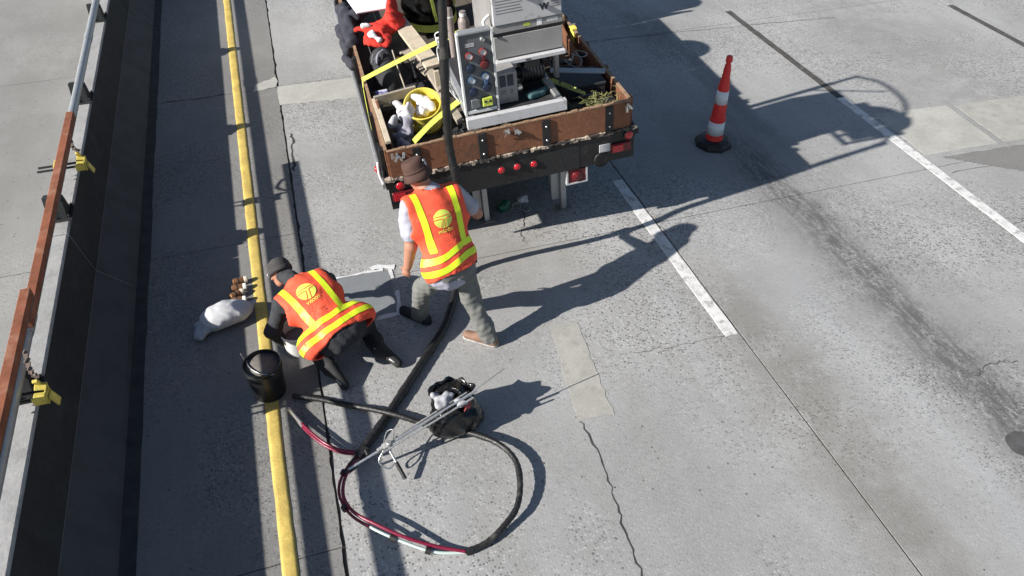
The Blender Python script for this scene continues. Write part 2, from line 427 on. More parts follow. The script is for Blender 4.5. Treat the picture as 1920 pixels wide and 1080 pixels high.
M_greyrag = mat('grey cloth', (.30, .29, .34), .9, var=.25, scale=12, bump=.3)
M_darkcloth = mat('dark navy cloth', (.035, .036, .05), .9, var=.4, scale=14, bump=.4)
M_redcloth = mat('red cloth', (.62, .035, .02), .85, var=.25, scale=10, bump=.3)
M_paper = mat('white paper', (.78, .78, .79), .8, var=.05)
M_toolbag = mat('black tool bag', (.028, .027, .03), .8, var=.4, scale=16, bump=.4)
M_canister = mat('brown grey canister', (.27, .225, .21), .5, .2, var=.15)
M_tape = mat('caution tape', (.36, .37, .10), .6, var=.25, scale=25, col2=(.05, .05, .03), c2lo=.54, c2hi=.58, c2scale=30)
M_straw = mat('straw litter', (.20, .20, .075), .9, var=.4, scale=30)
M_conered = mat('cone red', (.74, .035, .03), .5, var=.08, bump=.05)
M_conewhite = mat('cone reflective white', (.72, .75, .77), .4, var=.05)
M_bag = mat('shiny black bin bag', (.008, .008, .009), .22, var=.3, bump=.5, bscale=25)
M_green = mat('green plastic', (.01, .11, .06), .35)
M_skin = mat('skin', (.42, .20, .13), .6, var=.1, scale=15, bump=.05)
M_tee = mat('grey lilac shirt', (.37, .37, .44), .9, var=.1, scale=9, bump=.25, bscale=70)
M_trouser = mat('olive grey trousers', (.165, .168, .155), .95, var=.2, scale=10, bump=.35, bscale=60)
M_boot = mat('tan work boot', (.21, .12, .08), .75, var=.3)
M_darkboot = mat('black work shoe', (.024, .023, .023), .85, var=.3)
M_sole = mat('pale shoe sole', (.42, .41, .40), .7)
M_hoodie = mat('charcoal hoodie', (.035, .037, .042), .95, var=.3, scale=10, bump=.4, bscale=70)
M_darktr = mat('black work trousers', (.026, .027, .032), .9, var=.35, scale=10, bump=.35, bscale=60)
M_glove = mat('dirty white glove', (.55, .54, .52), .85, var=.2)
M_vest = mat('fluorescent orange mesh', (.90, .105, .045), .75, var=.18, scale=9, bump=.35, bscale=120, col2=(.62, .085, .045), c2lo=.6, c2hi=.8, c2scale=6)
M_limes = mat('lime reflective tape', (.78, .95, .03), .5, var=.06, scale=20, bump=.1)
M_logo = mat('yellow green print', (.72, .80, .12), .6, var=.08)
M_hat = mat('brown hat', (.075, .036, .027), .85, var=.25, scale=14, bump=.3)
M_cap = mat('dark grey knit cap', (.06, .056, .054), .95, var=.3, scale=20, bump=.6, bscale=110)
M_hair = mat('dark hair', (.02, .015, .012), .7)

# ------------------------------------------------------------------ ground and road
gm = MB(); gm.add([(-700, -700, -.06), (700, -700, -.06), (700, 700, -.06), (-700, 700, -.06)], [(0, 1, 2, 3)])
tag(gm.build('ground', M_ground), kind='structure')
rd = sheet('road', [(-16, -14), (24, -14), (24, 60), (-16, 60)], -.014, M_dirt, None, .04); tag(rd, kind='structure')

def jx(y): return -.32 + (.30 / 13.) * y                # the slightly wandering joint beside the yellow line
def slab(xa, xb, ya, yb, m, gx=.007, gy=.004, jl=0., jr=0.):
    """one concrete slab; xa/xb are numbers or functions of y; its edges carry small chips"""
    fa = xa if callable(xa) else (lambda y: xa); fb = xb if callable(xb) else (lambda y: xb)
    n = 40; L = []; Rr = []
    for i in range(n + 1):
        y = ya + gy + (yb - ya - 2 * gy) * i / n
        L.append((fa(y) + gx + max(0, random.gauss(0, jl)), y)); Rr.append((fb(y) - gx - max(0, random.gauss(0, jr)), y))
    o = MB().prism(L + Rr[::-1], 2, -.05, 0).build('slab', m, rd); return o
ys0 = [-12.2, -7.7, -3.1, 1.35, 5.77, 10.03, 14.45, 18.9, 23.3, 27.7, 32, 36.5, 41, 45.5, 50, 54.5, 59]
ys_sh = [-11, -5.5, -1.2, 3.05, 6.72, 10.0, 14.4, 18.9, 23.3, 27.7, 32, 36.5, 41, 45.5, 50, 54.5, 59]
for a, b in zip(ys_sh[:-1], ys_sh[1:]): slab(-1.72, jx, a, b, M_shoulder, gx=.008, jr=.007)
for xa, xb in ((jx, 3.40), (3.40, 6.85), (6.85, 10.32), (10.32, 13.8), (13.8, 17.3), (17.3, 20.8)):
    for a, b in zip(ys0[:-1], ys0[1:]): slab(xa, xb, a, b, M_road, gx=.006 if not callable(xa) else .008, jl=.007 if callable(xa) else .001)
for xa, xb in ((-6.3, -2.42), (-9.9, -6.3), (-13.5, -9.9)):
    for a, b in zip(ys0[:-1], ys0[1:]): slab(xa, xb, a + 1.1, b + 1.1, M_left)

tag(sheet('gutter_strip', [(-1.715, -12), (-1.60, -12), (-1.615, 55), (-1.715, 55)], .003, mat('dark gutter strip', (.05, .049, .047), .95, var=.4, scale=6), jag=.006, step=.25), kind='structure')  # dark ragged strip along the foot of the barrier
# paint
def stripe(name, x, wd, ya, yb, m, h=.004, jag=.004, crown=0.):
    n = int((yb - ya) / .12); mb = MB(); vs = []; fs = []
    prof = [(-.5, 0), (-.49, h), (-.25, h + crown * .75), (0, h + crown), (.25, h + crown * .75), (.49, h), (.5, 0)] if crown else [(-.5, 0), (-.49, h), (.49, h), (.5, 0)]
    for i in range(n + 1):
        y = ya + (yb - ya) * i / n; a = random.uniform(-jag, jag); b = random.uniform(-jag, jag)
        for u, z in prof: vs.append((x + u * wd + (a if u < 0 else b), y, z + .0005))
    k = len(prof)
    for i in range(n):
        for j in range(k - 1): fs.append((i * k + j, i * k + j + 1, i * k + k + j + 1, i * k + k + j))
    fs += [tuple(range(k)), tuple(range(n * k, n * k + k))]
    o = mb.add(vs, fs).build(name, m, smooth=bool(crown)); return tag(o, kind='structure')
stripe('yellow_edge_line', -.615, .108, -13, 58, M_yellow, .004, .003, .006)
stripe('white_lane_line', 3.32, .125, 4.07, 6.62, M_white, .004)
stripe('white_lane_line', 6.84, .125, 4.35, 7.5, M_white, .004)
stripe('white_lane_line', 3.32, .125, 16.2, 19.2, M_white, .004)
stripe('white_lane_line', 6.84, .125, 16.2, 19.2, M_white, .004)
stripe('white_lane_line', 3.32, .125, -8., -5., M_white, .004)
stripe('white_lane_line', 6.84, .125, -8., -5., M_white, .004)
stripe('black_contrast_line', 6.84, .10, 7.52, 10.45, M_black, .003)
stripe('black_contrast_line', 10.32, .11, 7.3, 9.6, M_black, .003)

# patches, cracks
S = 'structure'
tag(sheet('mortar_patch', [(-.10, 10.02), (1.6, 9.93), (1.6, 9.32), (-.12, 9.50)], .003, M_patchA, jag=.012), kind=S)
tag(sheet('mortar_patch', [(-.42, 10.12), (-.08, 10.3), (-.09, 10.04), (-.40, 9.97)], .003, M_patchA, jag=.03), kind=S)
tag(sheet('mortar_patch', [(1.83, 4.67), (2.07, 4.63), (1.98, 3.57), (1.68, 3.58)], .003, M_patchB, jag=.011), kind=S)
tag(sheet('mortar_patch', [(6.98, 7.0), (8.0, 6.93), (7.95, 5.98), (6.95, 6.02)], .003, M_patchA, jag=.008), kind=S)
tag(sheet('mortar_patch', [(8.1, 6.9), (9.9, 6.8), (9.9, 5.9), (8.06, 5.97)], .003, M_patchB, jag=.008), kind=S)
tag(sheet('mortar_patch', [(7.1, 5.93), (9.0, 5.83), (9.0, 5.2), (7.9, 5.3)], .0024, M_shoulder, jag=.01), kind=S)
wet = tag(sheet('fresh_mortar_patch', [(-.13, 5.88), (.60, 5.86), (.57, 5.24), (-.16, 5.24)], .004, M_wet, jag=.006), kind=S)
def slurry(poly, jag): sheet('slurry_edge', poly, .0075, M_slurry, wet, .004, jag)
slurry([(-.13, 5.90), (.56, 5.90), (.54, 5.865), (-.13, 5.875)], .009)
slurry([(.44, 5.96), (.66, 5.93), (.64, 5.87), (.47, 5.90)], .022)
slurry([(.60, 5.86), (.635, 5.85), (.625, 5.72), (.595, 5.73)], .010)
slurry([(.60, 5.55), (.64, 5.54), (.605, 5.25), (.565, 5.25)], .010)
slurry([(.38, 5.245), (.62, 5.25), (.61, 5.195), (.36, 5.20)], .010)
_mk = tag(sheet('pothole_patch', [(4.87 + .13 * math.cos(a) , 2.34 + .125 * math.sin(a)) for a in np.linspace(0, 2 * pi, 26)[:-1]], .003, M_asph, jag=.006), kind=S)

def crack(pts, wd=.010, jit=.02, name='crack', per=9):
    P = spline([(p[0], p[1], 0) for p in pts], per); vs = []; fs = []
    for i, p in enumerate(P):
        dx = random.uniform(-jit, jit); dy = random.uniform(-jit, jit); ww = wd * random.uniform(.35, 1.2)
        t = (P[min(i + 1, len(P) - 1)] - P[max(i - 1, 0)]).normalized(); n = Vector((-t.y, t.x, 0))
        q = p + Vector((dx, dy, 0)); vs += [(q - n * ww / 2)[:2] + (.0022,), (q + n * ww / 2)[:2] + (.0022,)]
    for i in range(len(P) - 1): fs.append((2 * i, 2 * i + 1, 2 * i + 3, 2 * i + 2))
    return tag(MB().add(vs, fs).build(name, M_crack), kind=S)
crack([(1.70, 3.57), (1.71, 3.1), (1.65, 2.64), (1.62, 2.24), (1.66, 1.6), (1.58, .9)], .014, .014)
crack([(2.14, 6.5), (2.1, 6.2), (2.02, 6.05), (1.99, 5.85)], .012, .02, per=6)
crack([(-.04, 8.75), (-.06, 8.4), (-.10, 7.9)], .03, .02, per=7)
crack([(-1.5, 10.02), (-1.1, 9.98), (-.8, 10.02)], .02, .012)
crack([(4.35, 10.06), (5.6, 9.98), (7.0, 9.86), (8.3, 9.74)], .012, .02)
crack([(6.9, 4.62), (7.3, 4.72), (7.9, 4.78)], .008, .02)
crack([(7.0, 5.62), (7.8, 5.58), (8.6, 5.5)], .010, .02)
crack([(2.4, 4.13), (2.9, 4.10), (3.3, 4.08)], .006, .02)
crack([(5.0, 3.02), (5.3, 3.1), (5.5, 3.05)], .010, .02)
# loose grit and chips on the road
def grit():
    mb = MB(); r = random.Random(3)
    for i in range(420):
        x = r.uniform(-1.6, 9); y = r.uniform(1.2, 11)
        if i % 3 == 0: x = r.gauss(4.9, .25); y = r.uniform(1.5, 6.5)
        if i % 7 == 0: x = r.gauss(-1.4, .15)
        s = abs(r.gauss(.002, .003)) + .0025
        if i % 60 == 0: s *= 2.0
        vs = [(x + s * r.uniform(.6, 1.3) * math.cos(a), y + s * r.uniform(.6, 1.3) * math.sin(a), .001) for a in np.linspace(0, 2 * pi, 6)[:-1]] + [(x, y, s * .8)]
        mb.add(vs, [(k, (k + 1) % 5, 5) for k in range(5)])
    return tag(mb.build('road_grit', mat('grit', (.12, .11, .10), .9)), 'scattered dark grit and chips lying on the concrete', 'grit', kind='stuff')
grit()

# ------------------------------------------------------------------ median barrier with rail
bar = empty('median_barrier', (-2.1, 5, 0))
tag(bar, 'long concrete median barrier carrying a grey steel rail on short posts', 'barrier')
prof = [(-1.71, -.03), (-1.74, .06), (-1.97, .30), (-2.05, .725), (-2.06, .74), (-2.25, .74), (-2.26, .725), (-2.34, .30), (-2.55, .06), (-2.56, -.03)]
def yseg(name, a, b, m, poly, parent, org=(-2.1, 5, 0), bevel=0.):
    return MB().prism([(x - org[0], z) for x, z in poly], 1, a - org[1], b - org[1]).build(name, m, parent, bevel=bevel)
ye = [-12, -5.9, .2, 6.3, 12.4, 18.5, 24.6, 30.7, 36.8, 42.9, 49]
for a, b in zip(ye[:-1], ye[1:]):
    yseg('wall_section', a + .006, b - .006, M_barrier, prof, bar, bevel=.006)
    # dark skin with the traffic side's shade painted in: upper face and toe
    yseg('shaded_face', a + .01, b - .01, M_faceshade, [(-2.0475, .722), (-1.967, .303), (-1.98, .30), (-2.06, .72)], bar)
    yseg('shaded_toe', a + .01, b - .01, M_toeshade, [(-1.966, .299), (-1.736, .062), (-1.706, -.02), (-1.73, -.02), (-1.76, .06), (-1.98, .29)], bar)
mb = MB(); rp = [(-2.105 + .041 * math.cos(a), .957 + .043 * math.sin(a)) for a in np.linspace(0, 2 * pi, 15)[:-1]]
for a, b in ((-12, 4.9), (4.93, 10.0), (10.0, 20.1), (20.1, 49)):
    mb.prism([(x + 2.1, z) for x, z in rp], 1, a - 5, b - 5)
mb.build('rail', M_galv, bar, smooth='auto')
for yj in (4.9, 10.0, 20.1):
    MB().prism([((x + 2.105) * 1.12 - .005, (z - .957) * 1.12 + .957) for x, z in rp], 1, yj - .1 - 5, yj + .1 - 5).build('rail_sleeve', M_galv, bar, smooth='auto')
for i, y in enumerate([-6.6, -4.4, -2.2, 0, 2.25, 4.45, 6.62, 8.85, 11.12, 13.4, 15.6, 17.8, 20, 22.2, 24.4, 26.6, 28.8, 31]):
    yy = y - 5
    p = MB().prism([(yy - .10, .735), (yy + .10, .735), (yy + .035, .92), (yy - .035, .92)], 0, -.06, .03)
    p.box((-.015, yy, .747), (.17, .26, .014))
    for sx in (-.07, .045):
        for sy in (-.09, .09): p.cyl((sx, yy + sy, .75), (sx, yy + sy, .785), .012, 6)
    p.prism([(yy - .09, .80), (yy + .07, .80), (yy + .05, .93), (yy - .03, .95)], 0, -.125, -.06)
    p.build('post', M_iron, bar, bevel=.004)

# rusty beams clamped above the rail
def beam(y0, y1, z, dx, label, tilt=0.):
    o = MB()
    o.m = 0; o.b2((-.034 , 0, .012), (.034, y1 - y0, .078))
    o.m = 1; o.b2((-.033, .002, -.002), (.033, y1 - y0 - .002, .0119))
    ob = o.build('rusty_beam', [M_rust, M_rustlt], None, bevel=.004); ob.location = (-2.04 + dx, y0, z); ob.rotation_euler = (tilt, 0, 0)
    return tag(ob, label, 'beam', 'rusty beams laid on the barrier rail')
beam(4.72, 7.78, 1.06, 0, 'farther rusty steel beam clamped above the grey rail', 0.)
beam(-2.4, 4.98, 1.142, .0, 'nearest rusty steel beam lapped on top of the other one', 0.)
def clamp(y, label):
    r = empty('beam_clamp', (-2.0, y, .74)); tag(r, label, 'clamp', 'yellow clamps holding the rusty beams')
    b = MB(); b.box((.045, .03, .20), (.075, .06, .014), (.2, .15, 0)); b.box((.045, -.045, .195), (.07, .045, .014), (-.15, .1, 0)); b.box((.075, 0, .15), (.012, .11, .09)); b.box((.03, -.055, .15), (.085, .012, .07)); b.box((.03, .055, .15), (.085, .012, .07)); b.box((.03, .04, .235), (.035, .025, .06), (.5, 0, 0))
    b.build('jaw', M_yelmet, r, bevel=.004)
    MB().box((.105, -.01, .11), (.010, .075, .10), (0, -.35, 0)).build('flap', M_yelmet, r, bevel=.003)
    for dy in (-.035, .035): MB().cyl((-.34, dy, .155), (.06, dy, .155), .011, 8).build('rod', M_iron, r, smooth='auto')
    MB().box((-.18, 0, .16), (.02, .12, .09)).build('back_plate', M_yelmet, r, bevel=.003)
    ch = MB(); P = spline([(.05, .05, .27), (-.02, .16, .24), (-.05, .30, .30)], 5)
    for i in range(0, len(P) - 1):
        d = (P[i + 1] - P[i]); ch.box((P[i] + P[i + 1]) / 2, (.028, d.length * 1.25, .012), (math.atan2(d.z, d.y), (i % 2) * 1.2, 0))
    ch.build('chain', M_rustlt, r)
clamp(7.18, 'yellow clamp with rods on the barrier, farther from the camera')
clamp(4.22, 'yellow clamp with rods on the barrier, nearer the camera below the beam lap')

# ------------------------------------------------------------------ truck frame of reference
HD, LN = .033, .077
RA = Matrix(((math.cos(LN), 0, -math.sin(LN)), (0, 1, 0), (math.sin(LN), 0, math.cos(LN))))
RB = Matrix(((math.cos(HD), math.sin(HD), 0), (-math.sin(HD), math.cos(HD), 0), (0, 0, 1)))
TR = RB @ RA; TO = Vector((1.855, 5.834, 1.11))
def tw(l): return TO + TR @ Vector(l)
def tl(wp): return TR.transposed() @ (Vector(wp) - TO)
def tempty(name, l):
    o = empty(name); o.matrix_world = Matrix.Translation(tw(l)) @ TR.to_4x4(); return o
def tmesh(mb, name, mats, org, **kw):
    """a top-level mesh whose coordinates were written in the truck's own frame"""
    o = mb.build(name, mats, None, org=org, **kw); o.matrix_world = Matrix.Translation(tw(org)) @ TR.to_4x4(); return o
# ------------------------------------------------------------------ flatbed truck
TB = (0, 0, -1.11)
trk = tempty('flatbed_truck', TB)
tag(trk, 'stake-bed work truck with brown plywood sides, black rear apron and red lamps', 'truck')
def tp(mb, name, m, parent=trk, **kw): return mb.build(name, m, parent, org=TB if parent is trk else (0, 0, 0), **kw)
def sub(mb, name, m, parent, **kw):      # sub-part: parent is a mesh whose own frame is the truck's base frame
    return mb.build(name, m, parent, org=TB, **kw)
for i in range(12):
    x0 = -1.14 + i * .19
    tp(MB().b2((x0 + .004, .03, -.04), (x0 + .186, 4.3, random.uniform(-.004, 0))), 'deck_plank', M_deck)
# chipped rear edge of the deck
e = MB(); n = 90
for i in range(n):
    x0 = -1.185 + 2.37 * i / n; h = random.uniform(-.006, .006)
    e.b2((x0, -.032 + random.uniform(-.005, .004), -.022 + random.uniform(-.010, .010)), (x0 + 2.37 / n + .0007, .03, .002 + h))
tp(e, 'deck_edge', M_chip)
tg = tp(MB().b2((-1.12, -.012, .006), (1.125, .012, .27)), 'tailgate_board', M_wood, bevel=.003)
cap = MB()
for i in range(40):
    x0 = -1.12 + 2.245 * i / 40; cap.b2((x0, -.014, .27), (x0 + 2.245 / 40, .014, .284 + random.uniform(-.006, .004)))
sub(cap, 'worn_top_edge', M_woodedge, tg)
for x in (-.865, -.275, .315, .915):
    b = tp(MB().b2((x - .038, -.028, .0), (x + .038, -.0125, .262)), 'stake_bracket', M_blacksteel, bevel=.003)
    for z in (.06, .20): sub(MB().lathe([(.011, 0), (.010, .008), (.004, .013), (0, .014)], 10, (x, -.028, z), Matrix.Rotation(pi / 2, 3, 'X')), 'bolt', M_bulb, b, smooth=True)
def latch(x, z, n=3):
    r = MB()
    for i in range(n):
        r.box((x + random.uniform(-.03, .03), -.026 - .006 * i, z + random.uniform(-.025, .02)), (.016, .02, .05), (random.uniform(-.6, .6), random.uniform(-.9, .9), .3))
    r.tube([(x - .02, -.03, z + .02), (x + .005, -.045, z), (x - .01, -.03, z - .035)], .005, 6)
    tp(r, 'latch', M_bulb)
for x, z in ((-1.06, .225), (-1.01, .21), (-.06, .225), (.03, .235), (1.10, .225)): latch(x, z)
# sides: two boards with a gap, steel stakes outside
for sx in (-1, 1):
    for z0, z1 in ((.006, .13), (.137, .27)):
        for ya, yb in ((.02, 1.29), (1.30, 2.64), (2.65, 4.30)):
            x = sx * 1.125
            sb = tp(MB().b2((x - .012, ya, z0), (x + .012, yb, z1)), 'side_board', M_wood, bevel=.003)
            if z1 > .2: sub(MB().b2((x - .014, ya, z1), (x + .014, yb, z1 + .012)), 'worn_top_edge', M_woodedge, sb)
    for y in (.10, .72, 1.27, 1.95, 2.62, 3.3, 4.1):
        tp(MB().b2((sx * 1.158 - .02, y - .03, -.12), (sx * 1.158 + .02, y + .03, .26)), 'side_stake', M_blacksteel if sx < 0 else M_wood, bevel=.003)
    tp(MB().b2((sx * 1.165 - .022, -.01, -.11), (sx * 1.165 + .022, 4.3, -.03)), 'rub_rail', M_blacksteel, bevel=.004)
    tp(MB().b2((sx * 1.205 - .014, .0, -.10), (sx * 1.205 + .014, 4.3, -.045)), 'rub_rail', M_galv if sx < 0 else M_blacksteel, bevel=.004)
# rear apron and lamps
ap = tp(MB().b2((-1.17, -.012, -.33), (1.17, .01, -.035)), 'rear_apron', M_blacksteel, bevel=.004)
sub(MB().b2((.22, -.016, -.33), (.62, -.0125, -.07)), 'tread_plate', M_diamond, ap)
tp(MB().b2((-.95, .9, -.62), (.95, .96, -.30)), 'cross_member', M_blacksteel, bevel=.006)
RX = Matrix.Rotation(pi / 2, 3, 'X')
def rlamp(x, z, r, y=-.013, name='marker_lamp'):
    b = tp(MB().lathe([(r * 1.25, 0), (r * 1.25, .012), (r, .014)], 18, (x, y, z), RX), name, M_blacksteel, smooth='auto')
    sub(MB().lathe([(r, .008), (r * .97, .016), (r * .75, .023), (r * .35, .027), (0, .028)], 18, (x, y, z), RX), 'lens', M_redlens, b, smooth=True)
for x, z in ((-.13, -.155), (.02, -.155), (.18, -.165)): rlamp(x, z, .034)
rlamp(1.11, -.08, .042, name='tail_lamp'); rlamp(-1.06, -.085, .042, name='tail_lamp')
for x in (1.03, -1.05):
    b = tp(MB().b2((x - .10, -.04, -.235), (x + .10, -.0125, -.14)), 'brake_lamp', M_darkred, bevel=.008)
    sub(MB().b2((x - .085, -.048, -.225), (x + .02, -.041, -.15)), 'lens', M_redlens, b, bevel=.004)
tp(MB().b2((.82, -.022, -.21), (.93, -.0135, -.125)), 'plate', M_gensteel, bevel=.003)
lb = tp(MB().b2((.50, .0, -.50), (.70, .035, -.345)), 'lamp_box', M_darkred, bevel=.004)
fr = MB(); fr.b2((.495, -.006, -.505), (.512, .03, -.34)); fr.b2((.69, -.006, -.505), (.707, .03, -.34)); fr.b2((.512, -.006, -.505), (.69, .03, -.49))
sub(fr, 'lamp_frame', M_gensteel, lb)
sub(MB().lathe([(.055, 0), (.05, .012), (0, .022)], 18, (.60, -.001, -.42), RX), 'lens', M_darkred, lb, smooth=True)
tp(MB().lathe([(.05, 0), (.075, .0), (.078, .02), (.05, .02)], 20, (.84, -.012, -.28), RX), 'towing_ring', M_blacksteel, smooth=True)
lm = tp(MB().b2((-1.225, .06, -.02), (-1.195, .13, .12)), 'side_lamp', M_blacksteel, bevel=.006)
sub(MB().lathe([(.035, 0), (.03, .015), (0, .024)], 14, (-1.226, .095, .06), Matrix.Rotation(-pi / 2, 3, 'Y')), 'lens', M_redlens, lm, smooth=True)
tp(MB().tube(spline([(-1.21, .05, .16), (-1.22, .02, .05), (-1.20, -.01, -.04)], 5), .012, 6), 'tie_cord', M_rag, smooth=True)
ublk = tp(MB().b2((-1.08, .32, -.86), (-.42, 1.0, -.12)), 'underbed_blocker', M_blacksteel, bevel=.01)  # box added to keep the sun off the road under the bed
sub(MB().b2((-1.095, .40, -.52), (-1.081, .92, -.46)), 'blocker_handle', M_steeldull, ublk)
# stabiliser legs
for x, zt in ((.61, -.66), (-.225, -.66)):
    zb = tl((tw((x, .5, 0)).x, tw((x, .5, 0)).y, .004)).z
    lg = tp(MB().b2((x - .027, .472, zb), (x + .027, .528, zt)), 'stabiliser_leg', M_galv, bevel=.003)
    sub(MB().prism([(.53, zt - .02), (.62, zt - .02), (.62, zt - .12), (.53, zb + .10)], 0, x - .115, x - .03), 'bracket', M_galv, lg, bevel=.004)
    sub(MB().b2((x - .07, .44, zb - .002), (x + .07, .56, zb + .010)), 'foot_plate', M_steeldull, lg)
    tp(MB().b2((x - .12, .56, -.75), (x + .02, .66, -.1)), 'leg_hanger', M_blacksteel)
# chassis, axle, wheels, cab
for x in (-.42, .42): tp(MB().b2((x - .04, .12, -.26), (x + .04, 6.0, -.045)), 'chassis_rail', M_blacksteel, bevel=.004)
tp(MB().cyl((-.95, 1.55, -.66), (.95, 1.55, -.66), .07, 12), 'axle', M_blacksteel, smooth='auto')
def wheel(x, y, r=.42, wd=.24):
    c = tw((x, y, 0)); c.z = r; c = tl(c)
    RY = Matrix.Rotation(pi / 2, 3, 'Y')
    pr = [(r * .58, -wd / 2), (r * .9, -wd / 2), (r, -wd * .36), (r, wd * .36), (r * .9, wd / 2), (r * .58, wd / 2)]
    t = tp(MB().lathe(pr, 32, c, RY), 'wheel', M_rubber, smooth='auto')
    sub(MB().lathe([(.0, -wd * .25), (r * .3, -wd * .25), (r * .57, -wd * .4), (r * .57, wd * .4), (r * .3, wd * .25), (0, wd * .25)], 24, c, RY), 'rim', M_cab, t, smooth='auto')
for x in (-.98, -.70, .70, .98): wheel(x, 1.55)
for x in (-.9, .9): wheel(x, 5.35)
for x in (-.84, .84): tp(MB().b2((x - .26, 1.06, -.86), (x + .26, 1.075, -.1)), 'mud_flap', M_rubber)
cbp = [(4.37, -.55), (6.75, -.55), (6.82, -.1), (6.7, .15), (5.95, .28), (5.5, .92), (4.5, .98), (4.37, .9)]
cb = tp(MB().prism(cbp, 0, -.98, .98), 'cab', M_cab, bevel=.05, segs=3)
sub(MB().b2((-.75, 4.348, .35), (.75, 4.367, .80)), 'rear_window', M_glass, cb, bevel=.01)
for sx in (-1, 1): sub(MB().prism([(4.75, .3), (5.75, .3), (5.42, .84), (4.75, .84)], 0, sx * .982, sx * .99), 'door_window', M_glass, cb)
hb = MB(); hb.b2((-1.1, 4.30, .0), (1.1, 4.33, .62)); hb.b2((-1.12, 4.29, .62), (1.12, 4.34, .68))
tp(hb, 'headboard', M_blacksteel, bevel=.004)

# ------------------------------------------------------------------ machine in the bed
mo = (0.1, .6, 0)
MOFF = Vector((-.04, -.20, .094))          # the skid stands hard up against the tailgate
mch = tempty('grout_machine', tuple(Vector(mo) + MOFF))
tag(mch, 'grey pumping machine with gauge panel and printed lid in the truck bed', 'machine')
def mp_(mb, name, m, parent=mch, **kw): return mb.build(name, m, parent, org=mo, **kw)
sk = MB(); sk.b2((-.345, .20, .215), (.565, .255, .315))
mp_(sk, 'skid_beam', M_gensteel, bevel=.004)
for x in (-.31, .50): mp_(MB().b2((x, .26, .20), (x + .05, 1.45, .30)), 'skid_beam', M_galv, bevel=.004)
for x in (-.30, .52):
    for y in (.27, 1.40): mp_(MB().b2((x, y, -.094 if y > 1 else .19), (x + .03, y + .03, .215)), 'skid_leg', M_blacksteel)
mp_(MB().b2((-.26, .26, .29), (.50, 1.44, .30)), 'tray', M_gendark)
# control cabinet
cc = mp_(MB().b2((-.315, .30, .315), (-.045, .345, 1.035)), 'control_cabinet', M_panelblue, bevel=.003)
for xa in (-.335, -.044): mp_(MB().b2((xa, .285, .30), (xa + .018, .335, 1.05)), 'edge_trim', M_paneledge, cc, bevel=.002)
mp_(MB().b2((-.3155, .285, 1.036), (-.0445, .36, 1.055)), 'top_plate', M_galv, cc, bevel=.003)
mp_(MB().b2((-.31, .287, .316), (-.05, .2985, .345)), 'lower_lip', M_paneledge, cc)
def gauge(x, z, r, ring, face):
    g_ = mp_(MB().lathe([(r, 0), (r, .022), (r * .82, .026), (r * .8, .018)], 20, (x, .299, z), RX), 'gauge', ring, cc, smooth='auto')
    return g_
def gface(x, z, r): mp_(MB().lathe([(r * .78, .0195), (0, .020)], 20, (x, .299, z), RX), 'gauge_face', M_gface, cc)
for x, z, ring in ((-.245, .85, M_redring), (-.125, .865, M_redring), (-.245, .63, M_blue), (-.125, .645, M_blue)):
    gauge(x, z, .034, ring, None); gface(x, z, .034)
gauge(-.12, .975, .020, M_steeldull, None); gface(-.12, .975, .020)
for x, z, m in ((-.243, .735, M_navy), (-.118, .752, M_redknob), (-.243, .515, M_navy), (-.12, .54, M_navy)):
    mp_(MB().lathe([(.04, 0), (.042, .012), (.036, .03), (.02, .036), (0, .037)], 18, (x, .299, z), RX), 'valve_knob', m, cc, smooth='auto')
for x, z, m in ((-.125, .815, M_redknob), (-.125, .597, M_blue)): mp_(MB().box((x, .286, z), (.03, .025, .045)), 'valve_stem', m, cc, bevel=.004)
ot = mp_(MB().b2((-.175, .268, .37), (-.085, .299, .452)), 'outlet_box', M_lime, cc, bevel=.006)
for x in (-.15, -.108): mp_(MB().lathe([(.011, 0), (.011, .004), (0, .004)], 10, (x, .268, .418), RX), 'socket_hole', M_navy, cc)
mp_(MB().b2((-.275, .275, .37), (-.20, .299, .45)), 'outlet_box', M_panelblue, cc, bevel=.005)
for i in range(3): mp_(MB().b2((-.27, .2965, .925 + i * .012), (-.19, .2985, .930 + i * .012)), 'printed_line', M_gface, cc)
# breaker box right of the cabinet
bx = mp_(MB().b2((-.026, .36, .31), (.165, .60, .60)), 'breaker_box', M_genmid, bevel=.003)
for x in (.035, .105): mp_(MB().b2((x - .026, .352, .475), (x + .026, .3595, .575)), 'breaker_window', M_navy, bx)
for x, w_ in ((.04, .02), (.11, .012)): mp_(MB().b2((x - w_, .354, .40), (x + w_, .3595, .435)), 'switch', M_print, bx)
# generator: drawer, ledge, lid
gb = mp_(MB().b2((.035, .60, .615), (.665, 1.35, 1.34)), 'housing', M_genmid, bevel=.006)
mp_(MB().b2((.04, .575, .625), (.66, .5985, .825)), 'drawer_front', M_genmid, gb, bevel=.004)
mp_(MB().b2((.03, .535, .575), (.675, .62, .612)), 'ledge', M_gensteel, gb, bevel=.004)
mp_(MB().b2((.30, .532, .588), (.345, .5345, .600)), 'handle_slot', M_gendark, gb)
mp_(MB().b2((.036, .582, .832), (.664, .598, .86)), 'seam', M_gendark, gb)
mp_(MB().b2((.036, .568, .862), (.664, .598, .93)), 'name_strip', M_genmid, gb, bevel=.003)
lid = mp_(MB().b2((.045, .556, .935), (.655, .598, 1.33)), 'lid_panel', M_gensteel, gb, bevel=.006)
pr = MB()
for i in range(10):
    z = 1.27 - i * .026
    for a, b in ((.07, .31), (.345, .60)):
        if i > 6 and a > .3: continue
        pr.b2((a, .5545, z), (b - random.uniform(0, .07), .5558, z + .007))
for i in range(3): pr.b2((.555, .5545, 1.02 + i * .02), (.63, .5558, 1.027 + i * .02))
mp_(pr, 'printed_text', M_print, gb)
